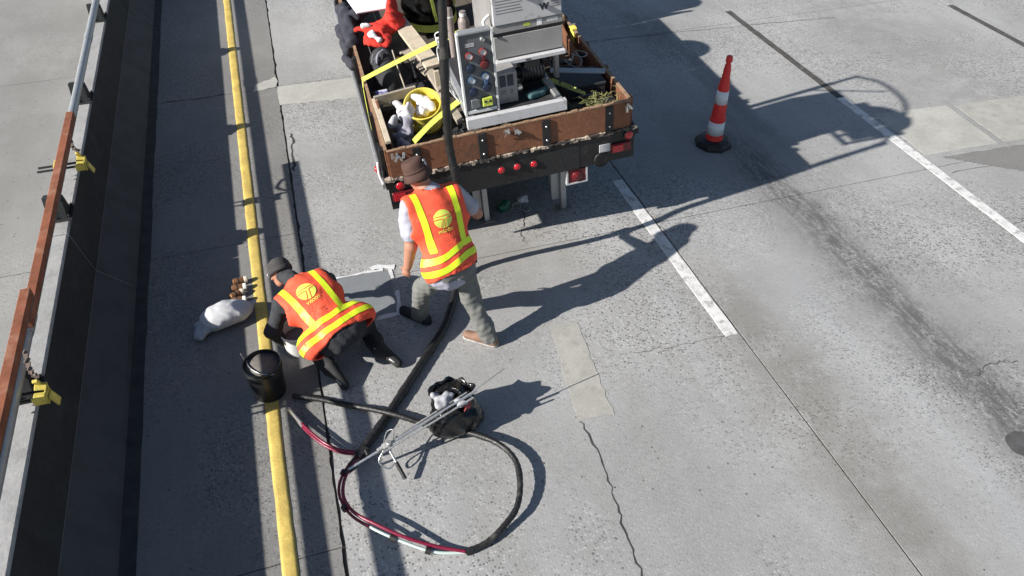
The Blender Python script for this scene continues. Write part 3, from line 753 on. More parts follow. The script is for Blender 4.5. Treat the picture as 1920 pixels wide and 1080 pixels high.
def text_mesh(txt, size, bold=.0):
    cu = bpy.data.curves.new('t', 'FONT'); cu.body = txt; cu.size = size; cu.align_x = 'CENTER'; cu.align_y = 'CENTER'; cu.offset = bold
    ob = bpy.data.objects.new('t', cu); C.objects.link(ob); dg = bpy.context.evaluated_depsgraph_get()
    me = bpy.data.meshes.new_from_object(ob.evaluated_get(dg)); vs = [v.co.copy() for v in me.vertices]; fs = [tuple(p.vertices) for p in me.polygons]
    bpy.data.objects.remove(ob); bpy.data.meshes.remove(me); bpy.data.curves.remove(cu); return vs, fs
vs, fs = text_mesh('W', .075, .004)
mp_(MB().add([(v.x + .50, .5546, v.y + 1.03) for v in vs], fs), 'printed_emblem', M_navy, gb)
mp_(MB().b2((.43, .5665, .872), (.475, .5675, .925)), 'sticker', M_paper, gb); mp_(MB().b2((.52, .5665, .885), (.62, .5675, .92)), 'sticker', M_gensteel, gb)
mp_(MB().b2((.31, .5665, .885), (.37, .5675, .915)), 'sticker', M_lime, gb)
mp_(MB().tube(spline([(.13, .548, 1.34), (.20, .535, 1.22), (.30, .53, 1.175), (.42, .535, 1.21), (.47, .548, 1.33)], 8), .005, 6), 'lid_cable', M_gendark, gb, smooth=True)
mp_(MB().tube(spline([(.03, .62, 1.02), (-.03, .60, .98), (-.02, .58, .93), (.03, .56, .86)], 5), .014, 8), 'lid_bracket', M_paneledge, gb, smooth=True)
# motor and oddments under the generator
mt = MB(); mt.cyl((.26, .62, .44), (.47, .62, .44), .10, 18); mt.cyl((.22, .62, .44), (.26, .62, .44), .05, 14); mt.box((.36, .62, .54), (.14, .16, .06)); mt.box((.36, .62, .33), (.2, .14, .06))
for i in range(6): mt.lathe([(.108, -.006), (.108, .006)], 18, (.29 + i * .03, .62, .44), Matrix.Rotation(pi / 2, 3, 'Y'))
mp_(mt, 'motor', M_blacksteel, smooth='auto')
for x in (.06, .60): mp_(MB().b2((x, .64, .30), (x + .04, .70, .612)), 'support_post', M_steeldull)
for x in (.06, .60): mp_(MB().b2((x, 1.25, .30), (x + .04, 1.31, .612)), 'support_post', M_steeldull)
mp_(MB().box((.47, .50, .36), (.05, .42, .035), (.25, 0, .2)), 'lever_arm', M_steeldull, bevel=.004)
mp_(MB().lathe([(.03, 0), (.03, .03), (.02, .045), (0, .048)], 14, (.20, .45, .40), RX), 'valve_cap', M_bulb, smooth='auto')
wr = random.Random(11)
for i in range(7):
    P = [(-.34 - wr.uniform(0, .03), .58, 1.0 - wr.uniform(0, .1))]
    for j in range(4): P.append((-.38 - wr.uniform(0, .07), .60 + wr.uniform(-.08, .12), .92 - .14 * j - wr.uniform(0, .06)))
    P.append((-.345, .45 + wr.uniform(0, .1), .36))
    mp_(MB().tube(spline(P, 6), .006, 6), 'wire', M_paneledge if i % 3 else M_steeldull, smooth=True)
# overhead boom that carries the supply hose (its shadow lies on the next lane)
bm_ = MB(); bm_.cyl((.10, 1.42, .3), (.10, 1.42, 1.75), .035, 12); bm_.cyl((.10, 1.42, 1.70), (.10, 1.42, 2.02), .026, 12)
BT = tl((1.21, 5.52, 3.08)) - MOFF
bm_.tube(spline([(.10, 1.42, 2.0), (.06, 1.1, 2.16), (.0, .55, 2.17), (-.25, .1, 2.08), tuple(BT)], 8), .02, 10)
bm_.tube([(.10, 1.42, 1.5), (.04, .9, 2.12)], .014, 8)
mp_(bm_, 'boom', M_blacksteel, smooth='auto')
mp_(MB().box(tuple(BT), (.07, .07, .10)), 'hose_hanger', M_steeldull, bevel=.006)

rk = mp_(MB().b2((-.05, .12, 1.43), (.62, .16, 1.47)), 'shadow_rack', M_blacksteel, bevel=.004)  # rack above the view, with slats and coil, added to fill the truck's shadow
for y in (.30, .50, .72): mp_(MB().b2((-.05, y, 1.43), (.62, y + .04, 1.47)), 'rack_bar', M_blacksteel, rk)
for x in (-.07, .62): mp_(MB().b2((x, .12, 1.40), (x + .04, .95, 1.429)), 'rack_bar', M_blacksteel, rk)
for x in (-.06, .63): mp_(MB().b2((x, .90, 1.20), (x + .03, .94, 1.40)), 'rack_post', M_blacksteel, rk)
for ya, yb in ((.165, .29), (.345, .49), (.545, .71), (.765, .93)): mp_(MB().b2((-.03, ya, 1.471), (.60, yb, 1.485)), 'shadow_slat', M_lumber2, rk)  # slats put in to close the shadow, gaps leave its slits
co = []
for i in range(120):
    a = i * 2 * pi / 24; co.append((.28 + (.29 + .012 * math.sin(i)) * math.cos(a), .45 + .30 * math.sin(a), 1.50 + .035 * (i // 24) + .035 * (i % 24) / 24))
mp_(MB().tube(co, .024, 8), 'shadow_coil', M_rubber, rk, smooth=True)
# second steel tray with plate, tape and litter, right of the machine
def tthing(mb, name, m, org, label, cat, group=None, **kw):
    o = tmesh(mb, name, m, org, **kw); tag(o, label, cat, group); return o
tthing(MB().box((.83, .60, .335), (.52, .085, .012), (.05, .03, -.38)), 'steel_plate', M_galv, (.83, .6, .32), 'narrow grey steel plate leaning across the right side of the truck bed', 'plate', bevel=.003)
bt = tempty('battery_case', (.86, .62, 0)); tag(bt, 'black battery case deep in the right of the truck bed', 'case')
MB().b2((-.2, -.17, 0), (.2, .17, .22)).build('case_body', M_toolbag, bt, bevel=.01); MB().b2((-.205, -.175, .221), (.205, .175, .25)).build('case_lid', M_gendark, bt, bevel=.006)
MB().b2((-.08, -.185, .13), (.08, -.172, .16)).build('case_handle', M_steeldull, bt, bevel=.004)
def ribbon_t(name, m, pts, side, th, org, label, cat, group=None, per=6):
    P = spline(pts, per); sd_ = side
    if isinstance(side, list):
        sd_ = [tuple(v) for v in spline(side, per)]
    return tthing(MB().ribbon(P, sd_, th), name, m, org, label, cat, group)
ribbon_t('caution_tape', M_tape, [(.20, .40, .345), (.33, .42, .365), (.50, .45, .38), (.58, .48, .33), (.70, .38, .29), (.80, .28, .26)], [(0, .004, .02), (0, .01, .018), (.004, .0, .018), (.01, .01, .016), (.012, .012, .014), (.0, .014, .012)], .002, (.5, .45, .3), 'yellow caution tape with black print trailing beside the machine', 'tape')
st = MB(); r_ = random.Random(5)
for i in range(110):
    x = r_.gauss(.86, .10); y = r_.gauss(.16, .05); z = .20 + abs(r_.gauss(0, .04)) - abs(x - .86) * .12
    a = r_.uniform(0, 6.28); l = r_.uniform(.04, .13); dz = r_.uniform(-.03, .05)
    st.tube([(x, y, z), (x + math.cos(a) * l * .5, y + math.sin(a) * l * .3, z + dz + .01), (x + math.cos(a) * l, y + math.sin(a) * l * .5, z + dz)], .0028, 3, False)
so_ = tmesh(st, 'straw_litter', M_straw, (.86, .16, .1)); tag(so_, 'tangle of yellow green straw and cord in the right rear corner of the truck bed', 'litter', kind='stuff')
tthing(MB().b2((.62, .06, .0), (1.08, .34, .17)), 'flat_carton', M_toolbag, (.85, .2, 0), 'dark flat box under the straw in the right rear corner of the truck bed', 'box', bevel=.01)
bl = Blob(.012, .03).cap((.27, .36, .335), (.40, .40, .33), .035, .03).cap((.40, .40, .33), (.46, .44, .33), .03, .022)
o = bl.mesh('teal_rag', mat('teal cloth', (.06, .13, .14), .9), None, (0, 0, 0), disp=lambda G, l: .006 * wob(G, 60, 3)); o.matrix_world = Matrix.Translation(TO + TR @ MOFF) @ TR.to_4x4()
tag(o, 'teal rag lying on the machine tray', 'rag')

# drum, canister, buckets, lumber, cloth
dr = tempty('plastic_drum', (-.18, 2.95, 0)); tag(dr, 'glossy black plastic drum strapped in the middle of the truck bed', 'drum')
MB().lathe([(.27, 0), (.295, .03), (.295, .24), (.306, .26), (.306, .30), (.295, .32), (.295, .68), (.306, .70), (.306, .74), (.295, .76), (.29, 1.14), (.27, 1.18), (.25, 1.19), (.245, 1.175), (0, 1.17)], 40, (0, 0, 0)).build('barrel', mat('glossy black drum', (.008, .008, .009), .16, var=.2, bump=.03), dr, smooth=True)
for x in (-.12, .14): MB().lathe([(.035, 1.17), (.035, 1.195), (0, 1.197)], 14, (x, .05, 0)).build('bung', M_rubber, dr, smooth='auto')
ring = [(-.18 + .318 * math.cos(a), 2.95 + .318 * math.sin(a), .12 + .03 * math.sin(a * 1.3)) for a in np.linspace(-pi * 1.0, pi * .12, 22)]
ring = [(-.56, 3.2, .10)] + ring + [(.20, 3.25, .12)]
tthing(MB().ribbon(ring, (0, 0, .042), .003), 'webbing_strap', M_strap, (-.18, 2.63, .1), 'yellow strap wrapped round the black drum', 'strap', 'yellow tie-down straps')
def strap(pts, side, org, label):
    return ribbon_t('webbing_strap', M_strap, pts, side, .003, org, label, 'strap', 'yellow tie-down straps', 5)
strap([(-1.172, .95, -.03), (-1.165, 1.13, .15), (-1.145, 1.30, .30), (-1.09, 1.325, .325), (-.60, 1.47, .40), (-.05, 1.62, .47)], [(0, .026, 0), (0, .026, 0), (.0, .026, .006), (0, .026, .01), (-.002, .024, .012), (0, .024, .015)], (-1.1, 1.3, .3), 'long yellow strap pulled over the left side board')
strap([(-.86, .13, .235), (-.79, .18, .26), (-.62, .31, .30), (-.325, .50, .345)], [(-.008, .022, .012)] * 4, (-.6, .3, .3), 'yellow strap crossing in front of the yellow pail')
strap([(-.28, 2.9, 1.22), (-.25, 2.62, 1.19), (-.20, 2.615, .75), (-.15, 2.60, .18)], [(.018, .004, 0)] * 4, (-.2, 2.6, .7), 'narrow yellow strap running down over the black drum')
cn = tempty('metal_canister', (-.08, 1.30, .45)); tag(cn, 'brown grey metal canister beside the gauge panel', 'canister')
MB().lathe([(.05, 0), (.055, .01), (.055, .26), (.045, .29), (.03, .31), (.03, .36), (0, .362)], 20, (0, 0, 0)).build('canister_body', M_canister, cn, smooth='auto')
MB().lathe([(.034, .315), (.034, .345)], 16, (0, 0, 0)).build('collar', M_paneledge, cn, smooth='auto')
MB().b2((-.06, -.06, -.45), (.06, .06, 0)).build('pedestal', M_blacksteel, cn)
cn2 = tempty('metal_canister', (-.20, 1.36, .55)); tag(cn2, 'smaller metal canister just left of the brown grey one, behind the hose', 'canister')
MB().lathe([(.035, -.55), (.035, .26), (.026, .29), (0, .30)], 16, (0, 0, 0)).build('canister_body', M_canister, cn2, smooth='auto')
MB().lathe([(.037, .20), (.037, .215)], 16, (0, 0, 0)).build('collar', M_paneledge, cn2, smooth='auto')

yp = tempty('yellow_pail', (-.645, .74, .03)); yp.matrix_world = yp.matrix_world @ Matrix.Rotation(math.radians(26), 4, 'X') @ Matrix.Rotation(math.radians(-6), 4, 'Y'); tag(yp, 'ribbed yellow plastic pail full of white rags in the truck bed', 'pail')
MB().lathe([(.0, .0), (.135, 0), (.145, .01), (.148, .06), (.160, .065), (.160, .085), (.150, .09), (.152, .115), (.163, .12), (.163, .14), (.154, .145), (.156, .17), (.167, .175), (.167, .195), (.158, .20), (.163, .31), (.174, .315), (.174, .335), (.166, .338), (.160, .33), (.15, .06), (0, .06)], 44, (0, 0, 0)).build('pail_body', M_ypail, yp, smooth='auto')
bl = Blob(.009, .012); r_ = random.Random(4)
bl.k = .03
for i in range(13):
    a = r_.uniform(0, 6.28); q = r_.uniform(.02, .085)
    c0 = np.array((q * math.cos(a) + .02, q * math.sin(a), .25 + r_.uniform(0, .06))); d = np.array((r_.gauss(0, .04), r_.gauss(0, .04), r_.gauss(.02, .02)))
    bl.cap(c0, c0 + d, .05, .03, 0, ((r_.gauss(0, 1), r_.gauss(0, 1), r_.gauss(0, .6)), .6))
o = bl.mesh('rag_bundle', M_rag, None, disp=lambda G, l: .007 * np.abs(wob(G, 45, 8)) + .003 * wob(G, 100, 9)); o.matrix_world = yp.matrix_world.copy(); tag(o, 'crumpled white rags stuffed into the yellow pail', 'rags')
bl = Blob(.010, .03); r_ = random.Random(9)
for i in range(9):
    c0 = np.array((-.92 + r_.gauss(0, .05), .44 + r_.gauss(0, .10), .10 + r_.uniform(0, .08))); d = np.array((r_.gauss(0, .05), r_.gauss(0, .07), r_.gauss(.01, .03)))
    bl.cap(c0, c0 + d, .06, .035, 0, ((r_.gauss(0, 1), r_.gauss(0, 1), .3), .6))
for i in range(8):
    c0 = np.array((-.88 + r_.gauss(0, .06), .58 + r_.gauss(0, .06), .24 + r_.uniform(0, .05))); d = np.array((r_.gauss(.02, .05), r_.gauss(0, .05), r_.gauss(.03, .03)))
    bl.cap(c0, c0 + d * .7, .045, .036, 1, ((r_.gauss(0, 1), r_.gauss(0, 1), .3), .6))
o = bl.mesh('work_gloves', [M_greyrag, mat('pale grey cloth', (.46, .45, .47), .9, var=.2)], None, disp=lambda G, l: .005 * wob(G, 60, 2)); o.matrix_world = Matrix.Translation(TO) @ TR.to_4x4(); tag(o, 'heap of grey and white cloth gloves in the left rear corner of the truck bed', 'gloves')
def lumber(a, b, wd, th, m, label, name='wooden_board', up=(0, 0, 1)):
    a = Vector(a); b = Vector(b); d = b - a; y = d.normalized(); x = y.cross(Vector(up)).normalized(); z = x.cross(y)
    R = Matrix((x, y, z)).transposed()
    o = MB().box((0, 0, 0), (wd, d.length, th), R); c = (a + b) / 2
    o.v = [tuple(Vector(v) + c) for v in o.v]
    return tthing(o, name, m, tuple(c), label, 'board', 'loose boards in the truck bed', bevel=.003)
lumber((-.60, 2.55, .34), (-.42, 1.36, .28), .17, .035, M_lumber, 'wide pale board lying lengthwise in front of the black drum')
lumber((-.62, 2.1, .16), (-.33, 1.15, .10), .12, .03, M_lumber2, 'weathered board under the wide pale board')
lumber((-1.09, .90, .285), (-.68, .95, .285), .03, .09, M_lumber2, 'pale cross board in front of the yellow pail')
lumber((-1.08, .12, .285), (-1.085, .93, .285), .05, .03, M_lumber, 'short pale batten along the left side board')
lumber((-.48, 1.25, .26), (-.38, .38, .18), .07, .04, M_lumber2, 'grey stud running lengthwise between pail and gauge panel')
lumber((-.50, .78, .33), (-.34, .82, .33), .06, .035, M_lumber2, 'short stud nailed across near the gauge panel')
lumber((-.48, 1.08, .23), (-.12, 1.00, .25), .06, .035, M_lumber2, 'short cross stud behind the gauge panel')
lumber((-.46, .95, .02), (-.46, .95, .44), .05, .03, M_lumber, 'upright pale stake by the hanging hose', up=(0, 1, 0))
lumber((-1.05, .03, .15), (-1.075, .85, .27), .022, .10, M_wood, 'brown board tilted inside the left side board')
lumber((.98, .8, .10), (1.05, 2.2, .33), .02, .16, M_wood, 'brown plywood offcut tilted inside the right side board')
def cloth_heap(name, m, caps, label, cat, amp=.007, f=55, seed=1, h=.012):
    bl = Blob(h, .02)
    for c_ in caps: bl.cap(*c_)
    o = bl.mesh(name, m, None, disp=lambda G, l: amp * 1.3 * np.abs(wob(G, f * .7, seed)) - amp * .8 + amp * .4 * wob(G, f * 1.8, seed + 9)); o.matrix_world = Matrix.Translation(TO) @ TR.to_4x4()
    return tag(o, label, cat)
cloth_heap('dark_jacket', M_darkcloth, [((-1.13, 2.25, .30), (-1.12, 2.95, .36), .07, .10), ((-1.20, 2.30, .18), (-1.20, 2.85, .20), .055, .07), ((-1.19, 2.2, .05), (-1.22, 2.5, .02), .05, .05), ((-1.0, 2.7, .38), (-.85, 2.85, .42), .09, .07)], 'dark navy jacket hung over the left side board of the truck', 'jacket', .012, 30, 5)
cloth_heap('red_jacket', M_redcloth, [((-1.04, 2.28, .40), (-.80, 2.26, .38), .05, .09, 0, ((0, .3, 1), .55), .05), ((-.85, 2.24, .34), (-.62, 2.36, .40), .12, .10, 0, ((.2, -.4, 1), .5), .05), ((-.66, 2.34, .42), (-.60, 2.60, .54), .11, .06, 0, ((1, 0, .5), .5), .05), ((-.95, 2.14, .32), (-.80, 2.10, .30), .07, .07, 0, ((0, -.6, 1), .5), .05)], 'bright red jacket heaped by the left side board of the truck', 'jacket', .012, 48, 6)
cloth_heap('white_cloth', M_rag, [((-.92, 2.13, .39), (-.86, 2.07, .34), .04, .03), ((-.98, 2.24, .445), (-.93, 2.23, .445), .03, .025)], 'small white cloth tucked against the red jacket', 'cloth', .008, 60, 7)
tthing(MB().box((-.84, 2.66, .50), (.42, .34, .012), (.12, .10, .2)), 'paper_sheet', M_paper, (-.84, 2.66, .5), 'large white paper sheet beside the red jacket', 'paper')
tb_ = tempty('tool_bag', (-.88, 1.72, 0)); tag(tb_, 'black tool bag with loose tools against the left side board', 'bag')
bl = Blob(.014, .04).cap((0, -.25, .10), (0, .2, .12), .16, .17, 0, ((1, 0, 0), .8)).cap((0, -.25, .20), (0, .18, .22), .10, .11)
bl.mesh('bag_body', M_toolbag, tb_, disp=lambda G, l: .008 * wob(G, 40, 4))
MB().tube(spline([(-.08, -.12, .30), (-.05, -.08, .38), (.03, .0, .38), (.06, .05, .30)], 6), .012, 6).build('bag_handle', M_greyrag, tb_, smooth=True)
for i, (a, b, m) in enumerate((((-.10, -.1, .34), (.02, .06, .36), M_steel), ((-.13, -.14, .33), (-.09, .0, .35), M_steeldull), ((.07, -.2, .33), (.15, -.12, .33), M_copper))):
    o = MB().cyl(a, b, .012, 8); ob = o.build('hand_tool', m, None, smooth='auto'); ob.matrix_world = Matrix.Translation(tw((-.88, 1.72, 0))) @ TR.to_4x4()
    tag(ob, ['bright steel rod tool lying on the black tool bag', 'dull steel tool lying at the left of the tool bag', 'small copper coloured tool at the right of the tool bag'][i], 'tool', 'tools on the tool bag')
tthing(MB().b2((-1.08, .98, 0), (-.55, 1.40, .13)), 'tool_case', M_gendark, (-.8, 1.2, 0), 'black tool case on the deck under the long yellow strap', 'case', bevel=.012)
tthing(MB().b2((-1.05, 1.02, .131), (-.93, 1.22, .22)), 'blue_carton', mat('blue white carton', (.12, .11, .30), .7, col2=(.5, .5, .55), c2lo=.5, c2hi=.55), (-1, 1.1, .13), 'small blue and white carton on the black tool case', 'carton', bevel=.006)
tthing(MB().tube(spline([(-.78, 1.6, .42), (-.77, 1.45, .30), (-.76, 1.30, .22), (-.75, 1.05, .14)], 6), .008, 6), 'tie_rope', M_lumber2, (-.77, 1.4, .2), 'thin tan rope hanging down over the tool bag', 'rope', smooth=True)
bl = MB(); r_ = random.Random(8)
for i in range(26):
    bl.box((r_.uniform(-.5, -.3), r_.uniform(.06, .3), r_.uniform(.03, .2)), (r_.uniform(.02, .06), r_.uniform(.05, .14), .012), (r_.uniform(-.6, .6), r_.uniform(-.6, .6), r_.uniform(0, 3)))
tag(tmesh(bl, 'scrap_pile', M_blacksteel, (-.4, .18, 0)), 'heap of dark scrap behind the tailgate by the hose', 'scrap', kind='stuff')
# ------------------------------------------------------------------ things on the road
def wmesh(mb, name, m, org, label, cat, group=None, **kw): return tag(mb.build(name, m, None, org=org, **kw), label, cat, group)
# traffic cone
cx, cy = 4.71, 6.99
cn = empty('traffic_cone', (cx, cy, 0)); tag(cn, 'tall red channeliser cone with two white bands on a black base', 'cone')
MB().lathe([(.215, 0), (.225, .015), (.215, .045), (.19, .075), (.13, .085), (.10, .09), (0, .092)], 8, (0, 0, 0)).build('base', M_rubber, cn, bevel=.008)
MB().lathe([(.105, .085), (.102, .10), (.094, .145), (.093, .155), (.088, .315), (.092, .325), (.093, .35), (.078, .365), (.080, .40), (.072, .53), (.069, .545), (.063, .70), (.068, .715), (.064, .74), (.055, .80), (.052, .83), (.044, .845), (.046, .88), (.041, .90), (.042, .95), (.036, .97), (.036, 1.0), (.026, 1.015), (.026, 1.035), (.038, 1.045), (.036, 1.09), (.028, 1.108), (0, 1.11)], 28, (0, 0, 0)).build('body', M_conered, cn, smooth='auto')
MB().lathe([(.0965, .155), (.0912, .318)], 28, (0, 0, 0)).build('reflective_band', M_conewhite, cn, smooth=True)
MB().lathe([(.0725, .545), (.0662, .702)], 28, (0, 0, 0)).build('reflective_band', M_conewhite, cn, smooth=True)

# supply hose: hangs from the boom, through the worker's hand, over the road to the manifold
hp = [(1.21, 5.52, 3.05), (1.21, 5.52, 2.6), (1.19, 5.50, 2.07), (1.195, 5.5, 1.5), (1.225, 5.445, 1.2), (1.27, 5.48, .8), (1.30, 5.58, .35), (1.27, 5.58, .09), (1.16, 5.38, .036), (1.0, 5.05, .035), (.90, 4.87, .035), (.70, 4.62, .035), (.53, 4.41, .035), (.36, 4.2, .035), (.22, 4.03, .035), (.07, 3.86, .035), (.0, 3.78, .035)]
PH = spline(hp, 12); rr = [.034 + .0016 * math.sin(i * 1.7) for i in range(len(PH))]
sh = empty('supply_hose', (1.27, 5.58, 0)); tag(sh, 'thick black hose hanging over the truck and running between the standing worker\'s legs', 'hose')
MB().tube(PH, rr, 12).build('hose_jacket', M_hose, sh, smooth=True, org=(1.27, 5.58, 0))
for i in (20, 44, 128, 150, 170):
    if i < len(PH) - 4: MB().tube(PH[i:i + 4], .0375, 12).build('tape_wrap', M_rubber, sh, smooth='auto', org=(1.27, 5.58, 0))
# whip hose loop: from the pail round to the manifold
lp = [(-.44, 4.50, .03), (-.24, 4.40, .03), (-.05, 4.28, .03), (.15, 4.14, .06), (.34, 4.0, .072), (.53, 3.87, .045), (.66, 3.79, .05), (.79, 3.70, .07), (.98, 3.52, .09), (1.07, 3.33, .095), (1.05, 3.13, .095), (.97, 2.95, .075), (.85, 2.85, .05), (.70, 2.77, .03), (.54, 2.745, .022)]
PL = spline(lp, 10)
lh = empty('whip_hose', (.5, 2.75, 0)); tag(lh, 'grey black hose curling in a big loop on the road past the bin bag', 'hose')
MB().tube(PL, [.0225 + .0016 * math.sin(i * 2.3) for i in range(len(PL))], 10).build('hose_jacket', M_hose, lh, smooth=True, org=(.5, 2.75, 0))
MB().tube(PL[-5:], .026, 10).build('end_wrap', M_rubber, lh, smooth='auto', org=(.5, 2.75, 0))
for i in (18, 52, 74, 95, 112): MB().tube(PL[i:i + 4], .0245, 10).build('tape_wrap', M_rubber, lh, smooth='auto', org=(.5, 2.75, 0))
red1 = [(.54, 2.745, .03), (.36, 2.83, .05), (.17, 2.93, .10), (.0, 3.07, .125), (-.13, 3.21, .12), (-.185, 3.36, .10), (-.17, 3.50, .09), (-.11, 3.62, .08), (-.03, 3.74, .05)]
off = [(.54, 2.745, .02), (.35, 2.80, .03), (.18, 2.90, .06), (.0, 3.04, .09), (-.15, 3.20, .10), (-.21, 3.37, .09), (-.20, 3.50, .09), (-.13, 3.63, .08), (-.04, 3.75, .04)]
rh = empty('twin_hoses', (.0, 3.05, 0)); tag(rh, 'maroon and pale green twin hoses joining the loop to the manifold', 'hose')
MB().tube(spline(red1, 10), .013, 8).build('maroon_hose', M_redhose, rh, smooth=True, org=(0, 3.05, 0))
PO = spline(off, 10); MB().tube(PO[:34], .011, 8).build('pale_hose', M_white_hose, rh, smooth=True, org=(0, 3.05, 0)); MB().tube(PO[33:], .011, 8).build('dark_hose', M_redhose, rh, smooth=True, org=(0, 3.05, 0))
for i in (12, 24, 44, 66): MB().tube(PO[i:i + 3], .027, 10).build('tape_wrap', M_rubber, rh, smooth='auto', org=(0, 3.05, 0))
w2 = empty('whip_leads', (-.3, 4.0, 0)); tag(w2, 'short maroon hoses with two bright steel fittings ending by the black pail', 'hose')
for k, dz in ((0, 0), (1, .02)):
    q = [(-.03 + .02 * k, 3.76, .04 + dz), (-.14, 3.80 + .01 * k, .05 + dz), (-.25, 3.89 + .015 * k, .06 + dz), (-.34, 4.02 + .02 * k, .06 + dz), (-.40, 4.14 + .02 * k, .05 + dz)]
    MB().tube(spline(q, 8), .011, 8).build('maroon_hose', M_redhose, w2, smooth=True, org=(-.3, 4.0, 0))
    e = [(-.40, 4.14 + .02 * k, .05 + dz), (-.435 - .012 * k, 4.24 + .02 * k, .045 + dz), (-.465 - .02 * k, 4.335 + .02 * k, .035 + dz)]
    MB().tube(spline(e, 4), [.012, .013, .013, .014, .013, .015, .014, .016, .012], 8).build('fitting', M_steel, w2, smooth='auto', org=(-.3, 4.0, 0))
# manifold / injection lance lying over the bin bag
ln = empty('injection_lance', (-.05, 3.68, 0)); tag(ln, 'bright steel injection lance with T handle leaning on the bin bag', 'lance')
LO = (-.05, 3.68, 0)
A = Vector((-.12, 3.605, .09)); B = Vector((.90, 3.79, .40)); D = (B - A)
MB().cyl(A, A + D * 1.02, .011, 10).build('main_rod', M_steel, ln, smooth='auto', org=LO)
MB().cyl(A + D * .25 + Vector((0, -.035, .0)), A + D * .98 + Vector((0, -.045, .0)), .008, 8).build('second_rod', M_steel, ln, smooth='auto', org=LO)
MB().cyl(A + D * .33 + Vector((0, .03, -.005)), A + D * .95 + Vector((0, .04, -.01)), .007, 8).build('third_rod', M_steeldull, ln, smooth='auto', org=LO)
MB().cyl(A + D * .9, A + D * .9 + (Vector((1.16, 3.86, .5)) - (A + D * .9)) * 1.0, .0045, 6).build('needle', M_steeldull, ln, smooth='auto', org=LO)
hA = A + D * .30; hB = Vector((.265, 3.43, .05))
MB().cyl(hA, hA + (hB - hA) * .55, .010, 8).build('handle', M_steel, ln, smooth='auto', org=LO)
MB().cyl(hA + (hB - hA) * .5, hB, .015, 10).build('grip', M_rubber, ln, smooth='auto', org=LO)
vb = MB(); vb.box(hA, (.06, .05, .05), (.2, -.3, .2)); vb.lathe([(.02, -.03), (.024, 0), (.02, .03)], 12, hA + Vector((.02, -.01, .02))); vb.box(hA + Vector((-.05, -.01, -.01)), (.05, .03, .035), (.1, -.3, .2))
vb.build('valve_block', M_steeldull, ln, bevel=.004, org=LO)
MB().tube(spline([hA + Vector((-.03, -.03, 0)), hA + Vector((-.08, -.08, -.06)), hA + Vector((-.02, -.13, -.10)), hA + Vector((.03, -.09, -.08)), hA + Vector((.0, -.02, -.03))], 8), .006, 6).build('trigger_guard', M_steel, ln, smooth=True, org=LO)
MB().tube(spline([hA + Vector((-.02, .02, 0)), hA + Vector((.02, .10, .03)), hA + Vector((.07, .09, .05)), hA + Vector((.05, .01, .03))], 8), .005, 6).build('hook', M_steeldull, ln, smooth=True, org=LO)
MB().lathe([(.02, 0), (.024, .03), (.02, .06), (.016, .09)], 12, A + Vector((-.02, .0, -.02)), (D.to_track_quat('Z', 'Y')).to_matrix()).build('inlet_fitting', M_rubber, ln, smooth='auto', org=LO)
mm = MB(); mm.box((.0, 3.755, .055), (.10, .07, .05), (0, 0, .7)); mm.cyl((-.05, 3.72, .06), (-.11, 3.65, .08), .016, 10); mm.cyl((.02, 3.79, .05), (.06, 3.84, .04), .026, 12); mm.box((.035, 3.72, .085), (.025, .05, .03), (.3, .2, .3))
wmesh(mm, 'hose_manifold', M_rubber, (0, 3.755, 0), 'small black manifold where the hoses meet below the lance', 'manifold', bevel=.004)

# bin bag
bo = (.74, 3.84, 0); gb = empty('bin_bag', bo); gb.scale = (.95, .95, .93); tag(gb, 'shiny black bin bag standing open on the road, full of white waste', 'bag')
def crumple(G, l): 
    return .012 * np.abs(wob(G, 24, 21)) + .009 * np.abs(wob(G, 50, 22)) - .008 + .003 * wob(G, 110, 23)
bl = Blob(.010, .06).cap((.0, 0, .15), (.0, .01, .25), .165, .155).ball((.04, .09, .14), .15).ball((-.08, -.05, .13), .14).ball((.09, -.03, .14), .15).ball((.05, .06, .28), .12).ball((-.05, .09, .29), .10)
bl.mesh('bag_body', M_bag, gb, disp=crumple, cut=lambda G, F: np.maximum(np.maximum(F, .004 - G[..., 2]), -(np.linalg.norm((G - np.array((-.05, -.02, .42))) * np.array((1, 1, .8)), axis=-1) - .115)))
r_ = random.Random(2)
vs = []; fs = []; n = 48
for j, (rr_, z) in enumerate(((.145, .25), (.155, .30), (.150, .345), (.165, .375))):
    for i in range(n):
        t = 2 * pi * i / n; k = 1 + (.05 + .05 * j) * (math.sin(t * 5 + 1) * .6 + math.sin(t * 9 + j * .4) * .5); hgt_ = z + (.006 + .007 * j) * (math.sin(t * 3 + .6) + .6 * math.sin(t * 7 + 2)) + .03 * j / 3 * math.sin(t + .2)
        vs.append((.0 + rr_ * k * math.cos(t), .02 + rr_ * k * math.sin(t), hgt_))
for j in range(3):
    for i in range(n): fs.append((j * n + i, j * n + (i + 1) % n, j * n + n + (i + 1) % n, j * n + n + i))
nkb = MB().add(vs, fs).build('bag_neck', M_bag, gb, smooth=True); sl_ = nkb.modifiers.new('thick', 'SOLIDIFY'); sl_.thickness = .004
bl = Blob(.009, .02)
for i in range(9):
    c0 = np.array((r_.gauss(-.04, .05), r_.gauss(-.01, .05), .295 + r_.uniform(0, .045))); bl.cap(c0, c0 + np.array((r_.gauss(0, .03), r_.gauss(0, .03), r_.gauss(.01, .02))), .038, .025)
o = bl.mesh('waste_paper', mat('grey white waste', (.36, .36, .38), .8, var=.3, scale=20), None, (0, 0, 0), disp=lambda G, l: .006 * wob(G, 80, 5)); o.location = bo; tag(o, 'crumpled white waste showing in the mouth of the black bin bag', 'waste')
bl = Blob(.008, .01).cap((.07, -.09, .33), (.11, -.07, .33), .028, .02).cap((.10, -.10, .31), (.06, -.13, .31), .02, .015)
